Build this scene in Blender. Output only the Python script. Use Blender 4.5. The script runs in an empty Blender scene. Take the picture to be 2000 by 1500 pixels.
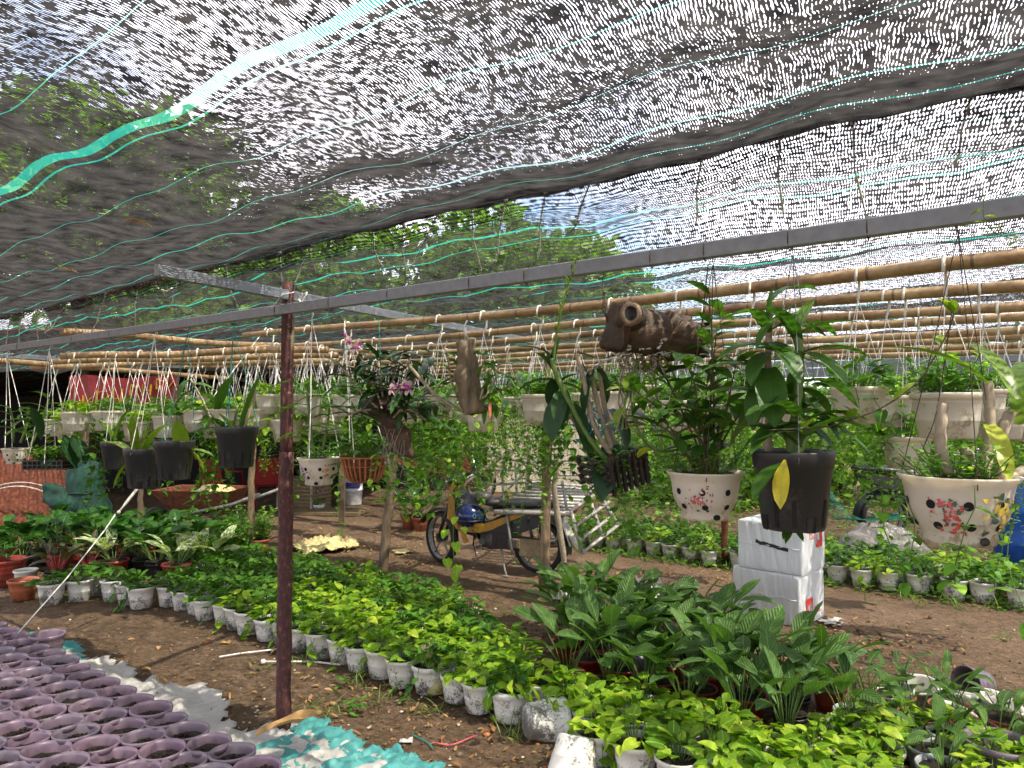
import bpy, math, random
import numpy as np
from mathutils import Vector, Matrix, noise
PI = math.pi; R = math.radians
random.seed(7); rng = np.random.default_rng(7)
scn = bpy.context.scene; COL = scn.collection
# ------------------------------------------------------------------ camera, sky, sun, exposure
F = 1450.0; HZ = 790.0; CH = 1.6
cam_d = bpy.data.cameras.new('camera'); cam = bpy.data.objects.new('camera', cam_d); COL.objects.link(cam)
cam_d.sensor_width = 36; cam_d.lens = F/2000*36; cam_d.clip_start = .02; cam_d.clip_end = 600
PITCH = math.atan((HZ-750)/F)
cam.location = (0, 0, CH); cam.rotation_euler = (PI/2+PITCH, 0, 0); scn.camera = cam
SUN_EL, SUN_AZ = 56, 124        # azimuth clockwise from +Y (the view direction)
w = bpy.data.worlds.new('World'); scn.world = w; w.use_nodes = True
nt = w.node_tree; bg = nt.nodes['Background']; bg.inputs[1].default_value = .15
sky = nt.nodes.new('ShaderNodeTexSky'); sky.sky_type = 'NISHITA'; sky.sun_disc = False
sky.sun_elevation = R(SUN_EL); sky.sun_rotation = R(SUN_AZ)
tc = nt.nodes.new('ShaderNodeTexCoord'); nz = nt.nodes.new('ShaderNodeTexNoise')
nz.inputs['Scale'].default_value = 2.2; nz.inputs['Detail'].default_value = 6
rp = nt.nodes.new('ShaderNodeValToRGB'); rp.color_ramp.elements[0].position = .36; rp.color_ramp.elements[1].position = .52
mx = nt.nodes.new('ShaderNodeMix'); mx.data_type = 'RGBA'; mx.inputs[7].default_value = (6.3, 6.1, 6.6, 1)
nt.links.new(tc.outputs['Generated'], nz.inputs['Vector']); nt.links.new(nz.outputs[0], rp.inputs[0])
nt.links.new(rp.outputs[0], mx.inputs[0]); nt.links.new(sky.outputs[0], mx.inputs[6]); nt.links.new(mx.outputs[2], bg.inputs[0])
sl = bpy.data.lights.new('sun', 'SUN'); sl.energy = 4.2; sl.angle = R(.6); sl.color = (1, .92, .78)
so = bpy.data.objects.new('sun', sl); COL.objects.link(so)
so.rotation_euler = (R(90-SUN_EL), 0, R(180-SUN_AZ)); so.location = (0, 0, 30)
scn.view_settings.view_transform = 'Standard'; scn.view_settings.look = 'None'; scn.view_settings.gamma = 1
scn.view_settings.exposure = 1.62
cy = scn.cycles; cy.max_bounces = 7; cy.diffuse_bounces = 3; cy.glossy_bounces = 3; cy.transmission_bounces = 4
cy.transparent_max_bounces = 16; cy.use_denoising = True; cy.caustics_reflective = False; cy.caustics_refractive = False
scn.render.use_persistent_data = False
# ------------------------------------------------------------------ coordinates
UX, UY = .784, -.621           # s axis: along the poles, to the right
NX, NY = .621, .784            # t axis: away from the camera, across the poles
def ST(s, t, z=0.): return Vector((s*UX+t*NX, s*UY+t*NY, z))
def to_st(v): return v[0]*UX+v[1]*UY, v[0]*NX+v[1]*NY
def P(px, py, Y):              # the place seen at that photo pixel, Y metres ahead
    cp, sp = math.cos(PITCH), math.sin(PITCH)
    a, b = (px-1000)/F, (750-py)/F
    d = (a, cp-b*sp, sp+b*cp); k = Y/d[1]
    return Vector((a*k, Y, CH+d[2]*k))
def G(px, py, z=0.):
    cp, sp = math.cos(PITCH), math.sin(PITCH)
    a, b = (px-1000)/F, (750-py)/F
    d = (a, cp-b*sp, sp+b*cp); k = (z-CH)/d[2]
    return Vector((a*k, d[1]*k, z))
def Yt(px, t): return t/(NX*(px-1000)/F+NY)       # depth where the ray column px meets the line t
def PX(v): return 1000+F*v[0]/v[1]
# ------------------------------------------------------------------ object helpers
def tag(o, label=None, cat=None, group=None, kind=None):
    if label: o['label'] = label
    if cat: o['category'] = cat
    if group: o['group'] = group
    if kind: o['kind'] = kind
    return o
def thing(name, label, cat, loc=(0, 0, 0), rz=0., group=None, scale=1.):
    o = bpy.data.objects.new(name, None); COL.objects.link(o); o.empty_display_size = .05
    o.location = loc; o.rotation_euler = (0, 0, rz); o.scale = (scale,)*3
    return tag(o, label, cat, group)
def copy_tree(o, parent=None):
    c = o.copy(); COL.objects.link(c); c.parent = parent
    for ch in o.children: copy_tree(ch, c)
    return c
def link(name, mesh, parent=None, label=None):
    o = bpy.data.objects.new(name, mesh); COL.objects.link(o); o.parent = parent
    if label: o['label'] = label
    return o
class MB:
    def __init__(s): s.v = []; s.f = []; s.uv = []; s.tn = []; s.mi = []; s.sm = []; s.n = 0
    def add(s, v, f, uv=None, tint=.5, mat=0, smooth=True):
        v = np.asarray(v, float); n = len(v)
        s.v.append(v); k = s.n
        s.f.extend([tuple(i+k for i in q) for q in f])
        s.uv.append(np.zeros((n, 2)) if uv is None else np.asarray(uv, float))
        s.tn.append(np.full(n, tint) if np.isscalar(tint) else np.asarray(tint, float))
        s.mi.extend([mat]*len(f)); s.sm.extend([smooth]*len(f)); s.n += n
        return s
    def mesh(s, name, mats):
        me = bpy.data.meshes.new(name)
        V = np.concatenate(s.v); me.from_pydata(V.tolist(), [], s.f)
        for m in (mats if isinstance(mats, (list, tuple)) else [mats]): me.materials.append(m)
        li = np.zeros(len(me.loops), dtype=np.int32); me.loops.foreach_get('vertex_index', li)
        U = np.concatenate(s.uv)[li]; me.uv_layers.new(name='uv').data.foreach_set('uv', U.ravel())
        a = me.attributes.new('tint', 'FLOAT', 'POINT'); a.data.foreach_set('value', np.concatenate(s.tn))
        me.polygons.foreach_set('material_index', s.mi); me.polygons.foreach_set('use_smooth', s.sm)
        me.update(); return me
    def build(s, name, mats, parent=None, label=None): return link(name, s.mesh(name, mats), parent, label)
    # --- shapes
    def box(s, c, d, rot=None, mat=0, tint=.5, bev=0.):
        x, y, z = [k/2 for k in d]; b = bev
        if b <= 0:
            v = np.array([(i*x, j*y, k*z) for i in (-1, 1) for j in (-1, 1) for k in (-1, 1)], float)
            f = [(0, 1, 3, 2), (4, 6, 7, 5), (0, 4, 5, 1), (2, 3, 7, 6), (0, 2, 6, 4), (1, 5, 7, 3)]
        else:
            v = []; 
            for i in (-1, 1):
                for j in (-1, 1):
                    for k in (-1, 1):
                        v += [(i*x, j*(y-b), k*(z-b)), (i*(x-b), j*y, k*(z-b)), (i*(x-b), j*(y-b), k*z)]
            v = np.array(v); I = lambda i, j, k, a: ((i > 0)*4+(j > 0)*2+(k > 0))*3+a
            f = []
            for i in (-1, 1):
                f.append((I(i,-1,-1,0), I(i,1,-1,0), I(i,1,1,0), I(i,-1,1,0)))
                f.append((I(-1,i,-1,1), I(1,i,-1,1), I(1,i,1,1), I(-1,i,1,1)))
                f.append((I(-1,-1,i,2), I(1,-1,i,2), I(1,1,i,2), I(-1,1,i,2)))
                for j in (-1, 1):
                    f.append((I(i,j,-1,0), I(i,j,-1,1), I(i,j,1,1), I(i,j,1,0)))
                    f.append((I(i,-1,j,0), I(i,-1,j,2), I(i,1,j,2), I(i,1,j,0)))
                    f.append((I(-1,i,j,1), I(-1,i,j,2), I(1,i,j,2), I(1,i,j,1)))
                    for k in (-1, 1): f.append((I(i,j,k,0), I(i,j,k,1), I(i,j,k,2)))
        if rot is not None: v = v@np.array(rot.to_3x3()).T
        return s.add(v+np.array(c), f, tint=tint, mat=mat, smooth=False)
    def tube(s, pts, r, n=8, mat=0, tint=.5, cap=True, flat=1.):
        pts = [Vector(p) for p in pts]; m = len(pts)
        rs = [r]*m if np.isscalar(r) else list(r)
        V = []; UV = []; up = Vector((0, 0, 1)); L = 0
        t0 = (pts[1]-pts[0]).normalized()
        a = t0.cross(up);  a = a if a.length > 1e-3 else t0.cross(Vector((1, 0, 0))); a.normalize()
        for i, p in enumerate(pts):
            t = (pts[min(i+1, m-1)]-pts[max(i-1, 0)]).normalized()
            a = (a-t*a.dot(t)).normalized(); b = t.cross(a)
            if i: L += (p-pts[i-1]).length
            for k in range(n):
                q = 2*PI*k/n
                V.append(p+(a*math.cos(q)+b*math.sin(q)*flat)*rs[i]); UV.append((k/n, L))
        Fc = [(i*n+k, i*n+(k+1) % n, (i+1)*n+(k+1) % n, (i+1)*n+k) for i in range(m-1) for k in range(n)]
        if cap: Fc += [tuple(range(n))[::-1], tuple((m-1)*n+k for k in range(n))]
        return s.add([tuple(v) for v in V], Fc, UV, tint, mat)
    def lathe(s, prof, n=24, c=(0, 0, 0), mat=0, tint=.5, M=None, sq=0.):
        V = []; UV = []; L = 0
        for i, (r, z) in enumerate(prof):
            if i: L += math.hypot(r-prof[i-1][0], z-prof[i-1][1])
            for k in range(n+1):
                q = 2*PI*k/n; V.append((r*math.cos(q), r*math.sin(q), z)); UV.append((k/n, z))
        V = np.array(V)
        if M is not None: V = V@np.array(M.to_3x3()).T+np.array(M.to_translation())
        w_ = n+1
        Fc = [(i*w_+k, i*w_+k+1, (i+1)*w_+k+1, (i+1)*w_+k) for i in range(len(prof)-1) for k in range(n)]
        return s.add(V+np.array(c), Fc, UV, tint, mat)
    def grid(s, fn, nu, nv, mat=0, tint=.5, smooth=True):
        V = []; UV = []
        for j in range(nv+1):
            for i in range(nu+1):
                V.append(fn(i/nu, j/nv)); UV.append((i/nu, j/nv))
        w_ = nu+1
        Fc = [(j*w_+i, j*w_+i+1, (j+1)*w_+i+1, (j+1)*w_+i) for j in range(nv) for i in range(nu)]
        return s.add([tuple(v) for v in V], Fc, UV, tint, mat, smooth)
    def ball(s, c, r, n=10, mat=0, tint=.5, M=None):
        r = (r, r, r) if np.isscalar(r) else r
        V = []
        for j in range(n+1):
            for i in range(n*2):
                a, b = PI*j/n, PI*i/n
                V.append((r[0]*math.sin(a)*math.cos(b), r[1]*math.sin(a)*math.sin(b), r[2]*math.cos(a)))
        V = np.array(V)
        if M is not None: V = V@np.array(M.to_3x3()).T
        w_ = 2*n
        Fc = [(j*w_+i, (j+1)*w_+i, (j+1)*w_+(i+1) % w_, j*w_+(i+1) % w_) for j in range(n) for i in range(w_)]
        return s.add(V+np.array(c), Fc, tint=tint, mat=mat)
    def prism(s, poly, th, M, mat=0, tint=.5):
        n = len(poly); V = np.array([(x, -th/2, z) for x, z in poly]+[(x, th/2, z) for x, z in poly])
        V = V@np.array(M.to_3x3()).T+np.array(M.to_translation())
        Fc = [tuple(range(n)), tuple(range(n, 2*n))[::-1]]+[(k, k+n, (k+1) % n+n, (k+1) % n) for k in range(n)]
        return s.add(V, Fc, tint=tint, mat=mat, smooth=False)
    def jit(s, amt, sc, k=1, amt2=0., sc2=0.):
        V = s.v[-k]
        for i in range(len(V)):
            q = Vector(V[i])*sc; d = noise.noise_vector(q)*amt
            if amt2: d = d+noise.noise_vector(Vector(V[i])*sc2)*amt2
            V[i] = V[i]+np.array(d)
        return s
    # leaf blade: base at p, pointing az, elevation el
    def blade(s, p, az, el, L, W, prof, bend=.5, fold=.25, roll=0., notch=0., tint=.5, mat=0, wave=0.):
        n = len(prof); V = []; UV = []; y = z = 0.; a = 0.
        for i, q in enumerate(prof):
            v_ = i/(n-1); a = -bend*v_
            if i: y += L/(n-1)*math.cos(a); z += L/(n-1)*math.sin(a)
            wv = wave*math.sin(v_*9+tint*7)*W
            for sd in (-1, 0, 1):
                e = abs(sd); hw = q*W/2
                back = notch*L*e*(1-v_)**3
                V.append((sd*hw*math.cos(fold), y-back*math.cos(a), z+e*hw*math.sin(fold)+e*wv*sd-back*math.sin(a)))
                UV.append((.5+sd*.5*q, v_))
        V = np.array(V)
        cr, sr = math.cos(roll), math.sin(roll); ce, se = math.cos(el), math.sin(el); ca, sa = math.cos(az), math.sin(az)
        Ry = np.array([(cr, 0, sr), (0, 1, 0), (-sr, 0, cr)]); Rx = np.array([(1, 0, 0), (0, ce, -se), (0, se, ce)])
        Rz = np.array([(sa, ca, 0), (-ca, sa, 0), (0, 0, 1)])   # local +Y goes to (cos az, sin az)
        V = V@(Rz@Rx@Ry).T+np.array(p)
        Fc = [(i*3+k, i*3+k+1, (i+1)*3+k+1, (i+1)*3+k) for i in range(n-1) for k in (0, 1)]
        return s.add(V, Fc, UV, tint, mat)
    def stem(s, pts, r, n=4, mat=1, tint=.5): return s.tube(pts, r, n, mat, tint, cap=False)
HEART = [.45, .95, 1., .82, .5, .0]; LANCE = [.12, .55, .88, 1, .92, .66, .02]; STRAP = [.6, .85, 1, 1, .92, .7, .1]
OVATE = [.15, .8, 1., .75, .02]; SMALL = [.35, 1., .03]
def ra(a, b): return random.uniform(a, b)
def catenary(a, b, sag, n=8):
    a, b = Vector(a), Vector(b)
    return [a.lerp(b, i/n)-Vector((0, 0, sag*4*(i/n)*(1-i/n))) for i in range(n+1)]
# ------------------------------------------------------------------ materials
class NT:
    def __init__(s, name):
        s.m = bpy.data.materials.new(name); s.m.use_nodes = True; s.t = s.m.node_tree
        s.b = s.t.nodes['Principled BSDF']; s.out = s.t.nodes['Material Output']
    def n(s, ty, **kw):
        x = s.t.nodes.new('ShaderNode'+ty)
        for k, v in kw.items(): setattr(x, k, v)
        return x
    def l(s, a, b): s.t.links.new(a, b)
    def val(s, x, sock):
        if isinstance(x, (int, float)): sock.default_value = x
        else: s.l(x, sock)
    def math(s, op, a, b=0., c=None, clamp=False):
        x = s.n('Math', operation=op, use_clamp=clamp); s.val(a, x.inputs[0]); s.val(b, x.inputs[1])
        if c is not None: s.val(c, x.inputs[2])
        return x.outputs[0]
    def mix(s, f, a, b, mode='MIX'):
        x = s.n('Mix', data_type='RGBA', blend_type=mode); s.val(f, x.inputs[0])
        for q, i in ((a, 6), (b, 7)):
            if isinstance(q, tuple): x.inputs[i].default_value = (*q[:3], 1)
            else: s.l(q, x.inputs[i])
        return x.outputs[2]
    def vec(s, kind='Object', scale=(1, 1, 1), rot=(0, 0, 0)):
        if kind == 'Geo': o = s.n('NewGeometry').outputs['Position']
        else: o = s.n('TexCoord').outputs[kind]
        mp = s.n('Mapping'); mp.inputs['Scale'].default_value = scale; mp.inputs['Rotation'].default_value = rot; s.l(o, mp.inputs[0])
        return mp.outputs[0]
    def noise(s, v, scale, detail=3, rough=.55, dist=0.):
        x = s.n('TexNoise'); x.inputs['Scale'].default_value = scale; x.inputs['Detail'].default_value = detail
        x.inputs['Roughness'].default_value = rough; x.inputs['Distortion'].default_value = dist; s.l(v, x.inputs['Vector']); return x.outputs[0]
    def ramp(s, f, stops):
        x = s.n('ValToRGB'); cr = x.color_ramp
        while len(cr.elements) < len(stops): cr.elements.new(.5)
        for e, (p, c) in zip(cr.elements, stops):
            e.position = p; e.color = (*c[:3], 1) if isinstance(c, tuple) else (c, c, c, 1)
        s.l(f, x.inputs[0]); return x.outputs[0]
    def bump(s, h, st=.3, d=.01):
        x = s.n('Bump'); x.inputs['Strength'].default_value = st; x.inputs['Distance'].default_value = d; s.l(h, x.inputs['Height']); s.l(x.outputs[0], s.b.inputs['Normal']); return x.outputs[0]
    def col(s, c):
        if isinstance(c, tuple): s.b.inputs['Base Color'].default_value = (*c[:3], 1)
        else: s.l(c, s.b.inputs['Base Color'])
    def set(s, rough=.5, metal=0., spec=.5):
        s.b.inputs['Roughness'].default_value = rough; s.b.inputs['Metallic'].default_value = metal; s.b.inputs['Specular IOR Level'].default_value = spec; return s
def plain(name, c, rough=.5, metal=0., var=.25, scale=18., bump=.15):
    m = NT(name); v = m.vec('Object'); nz = m.noise(v, scale, 4)
    d = tuple(x*(1-var) for x in c); l_ = tuple(min(1, x*(1+var*.6)) for x in c)
    m.col(m.ramp(nz, [(.3, d), (.7, l_)])); m.set(rough, metal); m.bump(nz, bump, .004); return m.m
def leafm(name, c1, c2, rib=None, rough=.38, tr=.32, var=None, pleat=0., young=None):
    m = NT(name); at = m.n('Attribute', attribute_name='tint').outputs['Fac']
    oi = m.n('ObjectInfo').outputs['Random']
    f = m.math('ADD', m.math('MULTIPLY', at, .8), m.math('MULTIPLY', oi, .2))
    stops = [(.1, c1), (.75, c2)]+([(.97, young)] if young else [])
    c = m.ramp(f, stops)
    uv = m.n('TexCoord').outputs['UV']; sx = m.n('SeparateXYZ'); m.l(uv, sx.inputs[0]); U, Vv = sx.outputs[0], sx.outputs[1]
    au = m.math('ABSOLUTE', m.math('SUBTRACT', U, .5))
    if rib:
        c = m.mix(m.math('LESS_THAN', au, .035), c, rib)
    if var:
        mp = m.n('Mapping'); mp.inputs['Scale'].default_value = (9, 4, 1); m.l(uv, mp.inputs[0])
        nz = m.noise(mp.outputs[0], 1.6, 3, .6, .6)
        thr = m.math('GREATER_THAN', m.math('ADD', nz, m.math('MULTIPLY', m.math('SUBTRACT', at, .5), .14)), var[1])
        c = m.mix(thr, c, var[0])
    pz = m.noise(m.vec('Object'), 60, 2)
    c = m.mix(.22, c, m.ramp(pz, [(.3, .35), (.7, .9)]), 'OVERLAY')
    m.col(c); m.set(rough, 0, .32)
    if pleat:
        h = m.math('SINE', m.math('SUBTRACT', m.math('MULTIPLY', Vv, pleat), m.math('MULTIPLY', au, pleat*.75)))
        m.bump(h, .5, .004)
        c = m.mix(m.math('MULTIPLY', m.math('ADD', h, 1), .09), c, tuple(x*2.2+.02 for x in c2)); m.col(c)
    t = m.n('BsdfTranslucent'); tc_ = m.mix(1., c, (1.35, 1.5, .55), 'MULTIPLY'); m.l(tc_, t.inputs[0])
    ms = m.n('MixShader'); ms.inputs[0].default_value = tr
    m.l(m.b.outputs[0], ms.inputs[1]); m.l(t.outputs[0], ms.inputs[2]); m.l(ms.outputs[0], m.out.inputs[0])
    return m.m
def potm(name, c, stain=(.03, .03, .022), amt=.5, rough=.45, height=.16, sub=0., tintv=0.):
    m = NT(name); v = m.vec('Object'); ob = m.n('ObjectInfo').outputs['Random']
    add = m.n('VectorMath', operation='ADD'); m.l(v, add.inputs[0])
    cx = m.n('CombineXYZ'); m.l(m.math('MULTIPLY', ob, 40), cx.inputs[0]); m.l(m.math('MULTIPLY', ob, 17), cx.inputs[1]); m.l(cx.outputs[0], add.inputs[1])
    sz = m.n('SeparateXYZ'); m.l(v, sz.inputs[0])
    low = m.math('SUBTRACT', 1., m.math('DIVIDE', sz.outputs[2], height), clamp=True)
    big = m.noise(add.outputs[0], 14, 4, .6); fine = m.noise(add.outputs[0], 95, 5, .7)
    k = m.math('ADD', m.math('MULTIPLY', big, .55), m.math('MULTIPLY', fine, .55))
    k = m.math('ADD', k, m.math('MULTIPLY', low, .15)); k = m.math('ADD', k, m.math('MULTIPLY', ob, .05))
    base = m.mix(big, tuple(x*.82 for x in c), c)
    base = m.mix(m.ramp(big, [(.5, 0.), (.75, .4)]), base, (c[0]*.75, c[1]*.74, c[2]*.55))
    base = m.mix(m.math('MULTIPLY', ob, tintv), base, (c[0]*1.12, c[1]*.92, c[2]*.97)) if tintv else base
    m.col(m.mix(m.ramp(k, [(.72-.16*amt, 0.), (.80-.12*amt, .85)]), base, stain)); m.set(rough)
    m.bump(fine, .08, .002)
    if sub:
        t = m.n('BsdfTranslucent'); m.l(m.mix(1., base, (1.1, 1, .85), 'MULTIPLY'), t.inputs[0]); ms = m.n('MixShader'); ms.inputs[0].default_value = sub
        m.l(m.b.outputs[0], ms.inputs[1]); m.l(t.outputs[0], ms.inputs[2]); m.l(ms.outputs[0], m.out.inputs[0])
    return m.m
def woodm(name, dark, light, scale=6., rings=0., rough=.7, stretch=(1, 1, .12), bump=.4):
    m = NT(name); v = m.vec('Object', stretch); a = m.noise(v, scale*5, 5, .65); b = m.noise(m.vec('Object'), scale, 3)
    f = m.math('ADD', m.math('MULTIPLY', a, .6), m.math('MULTIPLY', b, .4))
    m.col(m.ramp(f, [(.34, dark), (.62, light)])); m.set(rough); m.bump(a, bump, .006); return m.m
M = {}
M['pothos'] = leafm('pothos_leaf', (.08, .20, .008), (.25, .41, .018), (.3, .46, .06), young=(.52, .62, .05), var=((.45, .56, .08), .66), tr=.36, rough=.5)
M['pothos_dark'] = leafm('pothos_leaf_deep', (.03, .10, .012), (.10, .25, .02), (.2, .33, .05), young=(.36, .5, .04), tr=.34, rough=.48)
M['lily'] = leafm('lily_leaf', (.03, .075, .014), (.085, .175, .035), (.14, .25, .06), tr=.3, pleat=55., rough=.45, young=(.11, .2, .03))
M['vine'] = leafm('vine_leaf', (.06, .16, .014), (.15, .34, .03), young=(.45, .6, .08), tr=.42, rough=.4)
M['herb'] = leafm('herb_leaf', (.06, .17, .02), (.17, .38, .05), young=(.36, .55, .08), tr=.4)
M['orchid'] = leafm('orchid_leaf', (.03, .09, .014), (.095, .21, .028), (.06, .15, .03), tr=.32, rough=.42, young=(.25, .38, .05))
M['orchid_dark'] = leafm('orchid_leaf_dark', (.014, .045, .014), (.04, .10, .025), tr=.16, rough=.3, young=(.09, .17, .03))
M['orchid_lime'] = leafm('orchid_leaf_lime', (.07, .15, .015), (.18, .28, .03), tr=.32, rough=.35, young=(.42, .45, .05))
M['shade_leaf'] = leafm('broad_shade_leaf', (.02, .075, .012), (.05, .15, .02), (.08, .2, .04), tr=.25, rough=.32, young=(.11, .25, .03))
M['variegated'] = leafm('variegated_leaf', (.05, .14, .03), (.13, .25, .05), tr=.3, var=((.6, .66, .38), .47), rough=.4)
M['redstem'] = leafm('dark_leaf', (.025, .05, .02), (.06, .10, .035), (.4, .08, .08), tr=.2, rough=.35)
M['yellowleaf'] = leafm('yellow_leaf', (.55, .42, .03), (.7, .58, .05), (.5, .5, .1), tr=.35)
M['tree_leaf'] = leafm('tree_leaf', (.05, .12, .012), (.13, .25, .025), young=(.28, .4, .05), tr=.4, rough=.5)
M['grass'] = leafm('grass_blade', (.06, .14, .02), (.17, .27, .05), young=(.35, .38, .1), tr=.35)
M['greenstem'] = plain('green_stem', (.10, .18, .03), .5)
M['brownstem'] = plain('brown_stem', (.09, .05, .025), .7)
M['cane'] = plain('grey_cane', (.34, .28, .2), .75, scale=60, bump=.5)
M['root'] = plain('pale_root', (.33, .29, .22), .8)
M['petal'] = leafm('orchid_petal', (.75, .5, .72), (.85, .75, .84), tr=.3, rough=.5)
M['petal_core'] = plain('orchid_lip', (.42, .03, .3), .5)
M['white_pot'] = potm('mouldy_white_pot', (.80, .78, .71), amt=.36)
M['hang_pot'] = potm('cream_hanging_pot', (.90, .86, .75), stain=(.3, .25, .16), amt=.05, sub=.36, rough=.42)
M['lilac_pot'] = potm('lilac_pot', (.20, .16, .20), stain=(.12, .09, .09), amt=.1, rough=.34, tintv=1.)
M['red_pot'] = potm('red_pot', (.32, .045, .03), stain=(.08, .03, .02), amt=.2, rough=.35)
M['orange_pot'] = potm('orange_pot', (.42, .13, .06), stain=(.1, .04, .02), amt=.3, rough=.4)
M['grey_pot'] = potm('pale_grey_pot', (.5, .52, .55), amt=.35, rough=.4)
M['black_pot'] = potm('black_pot', (.028, .03, .032), stain=(.07, .07, .065), amt=.1, rough=.42)
M['hole'] = plain('dark_opening', (.006, .005, .004), .9, var=.1)
M['clay'] = plain('terracotta', (.38, .13, .05), .7)
M['decal_pink'] = plain('pink_print', (.7, .12, .16), .5, var=.5, scale=90)
M['decal_red'] = plain('red_print', (.62, .08, .07), .5, var=.5, scale=90)
M['decal_yellow'] = plain('yellow_print', (.66, .5, .08), .5, var=.4, scale=90)
M['decal_purple'] = plain('purple_print', (.3, .03, .28), .5, var=.5, scale=90)
M['decal_green'] = plain('green_print', (.07, .13, .08), .5, var=.4, scale=90)
M['coir'] = plain('coir', (.16, .075, .035), .95, var=.6, scale=70, bump=1.)
M['white_string'] = plain('white_string', (.86, .84, .77), .7, var=.15)
M['wire'] = plain('rusty_wire', (.06, .04, .03), .7)
M['hook'] = plain('plastic_hook', (.75, .72, .62), .5, var=.1)
M['steel'] = plain('galvanised_steel', (.27, .29, .31), .5, .55, var=.16, scale=30)
M['steel_dull'] = plain('dull_steel', (.34, .33, .31), .6, .3, var=.3, scale=30)
M['steel_bright'] = plain('bare_steel_bar', (.5, .47, .43), .5, .3, var=.3, scale=30)
M['chrome'] = plain('worn_chrome', (.6, .6, .6), .25, 1., var=.2)
M['rubber'] = plain('tyre_rubber', (.022, .021, .02), .85)
M['blackpl'] = plain('black_plastic', (.015, .015, .016), .4)
M['yellowpaint'] = plain('yellow_panel', (.40, .19, .010), .4, var=.3)
M['bluehelmet'] = plain('navy_shell', (.012, .022, .10), .22, var=.1)
M['engine'] = plain('engine_alloy', (.09, .085, .08), .55, .5, var=.5, scale=50)
M['cream'] = plain('cream_wall', (.68, .6, .45), .85)
M['dirtywhite'] = plain('dirty_white', (.6, .58, .52), .7, var=.35)
M['rust'] = plain('rust', (.16, .045, .02), .85, var=.6, scale=25, bump=.6)
M['greensack'] = plain('green_sack', (.006, .05, .03), .75, var=.5, scale=9)
M['redplastic'] = plain('red_plastic', (.22, .008, .012), .4)
M['blueplastic'] = plain('blue_plastic', (.01, .08, .42), .35)
M['yellowplastic'] = plain('yellow_plastic', (.62, .42, .02), .5)
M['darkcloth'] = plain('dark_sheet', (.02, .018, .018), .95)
M['white_paint'] = plain('white_paint', (.75, .76, .8), .5)
M['purplelabel'] = plain('purple_label', (.06, .06, .3), .5)
M['redprint'] = plain('red_ink', (.75, .04, .025), .6, var=.15, scale=60)
M['blacktape'] = plain('black_tape', (.012, .012, .012), .4)
M['yellowcloth'] = plain('yellow_sacking', (.72, .6, .28), .85, var=.3, scale=14)
M['soil'] = plain('potting_soil', (.022, .015, .010), .95, var=.7, scale=120, bump=1.)
M['pipe'] = plain('pvc_pipe', (.33, .3, .24), .6, var=.4)
M['dead_leaf'] = leafm('dead_leaf', (.22, .11, .035), (.42, .26, .11), tr=.15, rough=.8)
M['net_teal'] = plain('teal_net_cord', (.02, .22, .18), .6)
M['bluecord'] = plain('blue_cord', (.03, .25, .5), .6)
M['bark'] = woodm('grey_bark', (.05, .035, .022), (.2, .14, .085), 8)
M['logbark'] = woodm('dark_log_bark', (.012, .007, .004), (.10, .058, .03), 7, stretch=(.2, 1, 1), bump=.9)
M['stump'] = woodm('mossy_stump', (.03, .03, .010), (.24, .18, .11), 8, stretch=(1, 1, .18), bump=.8)
M['stake'] = woodm('stake_wood', (.09, .055, .03), (.3, .21, .12), 10)
M['slatwood'] = woodm('black_slat_wood', (.008, .006, .005), (.035, .025, .02), 10)
M['board'] = woodm('crate_board', (.12, .085, .045), (.26, .19, .1), 8, stretch=(1, .1, 1))
def bamboo_mat():
    m = NT('bamboo'); uv = m.n('TexCoord').outputs['UV']; sx = m.n('SeparateXYZ'); m.l(uv, sx.inputs[0]); L = sx.outputs[1]
    ob = m.n('ObjectInfo').outputs['Random']
    fr = m.math('FRACT', m.math('ADD', m.math('DIVIDE', L, .34), m.math('MULTIPLY', ob, 9)))
    node = m.math('LESS_THAN', m.math('ABSOLUTE', m.math('SUBTRACT', fr, .5)), .016)
    v = m.vec('Object'); n1 = m.noise(v, 3.1, 4, .6); n2 = m.noise(m.vec('Object', (.3, 1, 1)), 60, 3)
    c = m.ramp(m.math('ADD', m.math('MULTIPLY', n1, .7), m.math('MULTIPLY', n2, .3)), [(.3, (.09, .05, .025)), (.47, (.30, .185, .085)), (.7, (.52, .38, .20))])
    c = m.mix(m.math('MULTIPLY', node, .7), c, (.07, .04, .02)); m.col(c); m.set(.42); m.bump(m.math('ADD', node, m.math('MULTIPLY', n2, .25)), .5, .005); return m.m
M['bamboo'] = bamboo_mat()
def post_mat():
    m = NT('rusty_post'); v = m.vec('Object', (1, 1, .5)); a = m.noise(v, 60, 5, .7); b = m.noise(v, 9, 3)
    c = m.ramp(a, [(.36, (.028, .009, .008)), (.58, (.085, .022, .018)), (.66, (.17, .1, .07)), (.74, (.42, .3, .2))])
    c = m.mix(m.ramp(b, [(.63, 0.), (.7, .7)]), c, (.3, .27, .12)); m.col(c); m.set(.7); m.bump(a, .5, .004); return m.m
M['post'] = post_mat()
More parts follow.
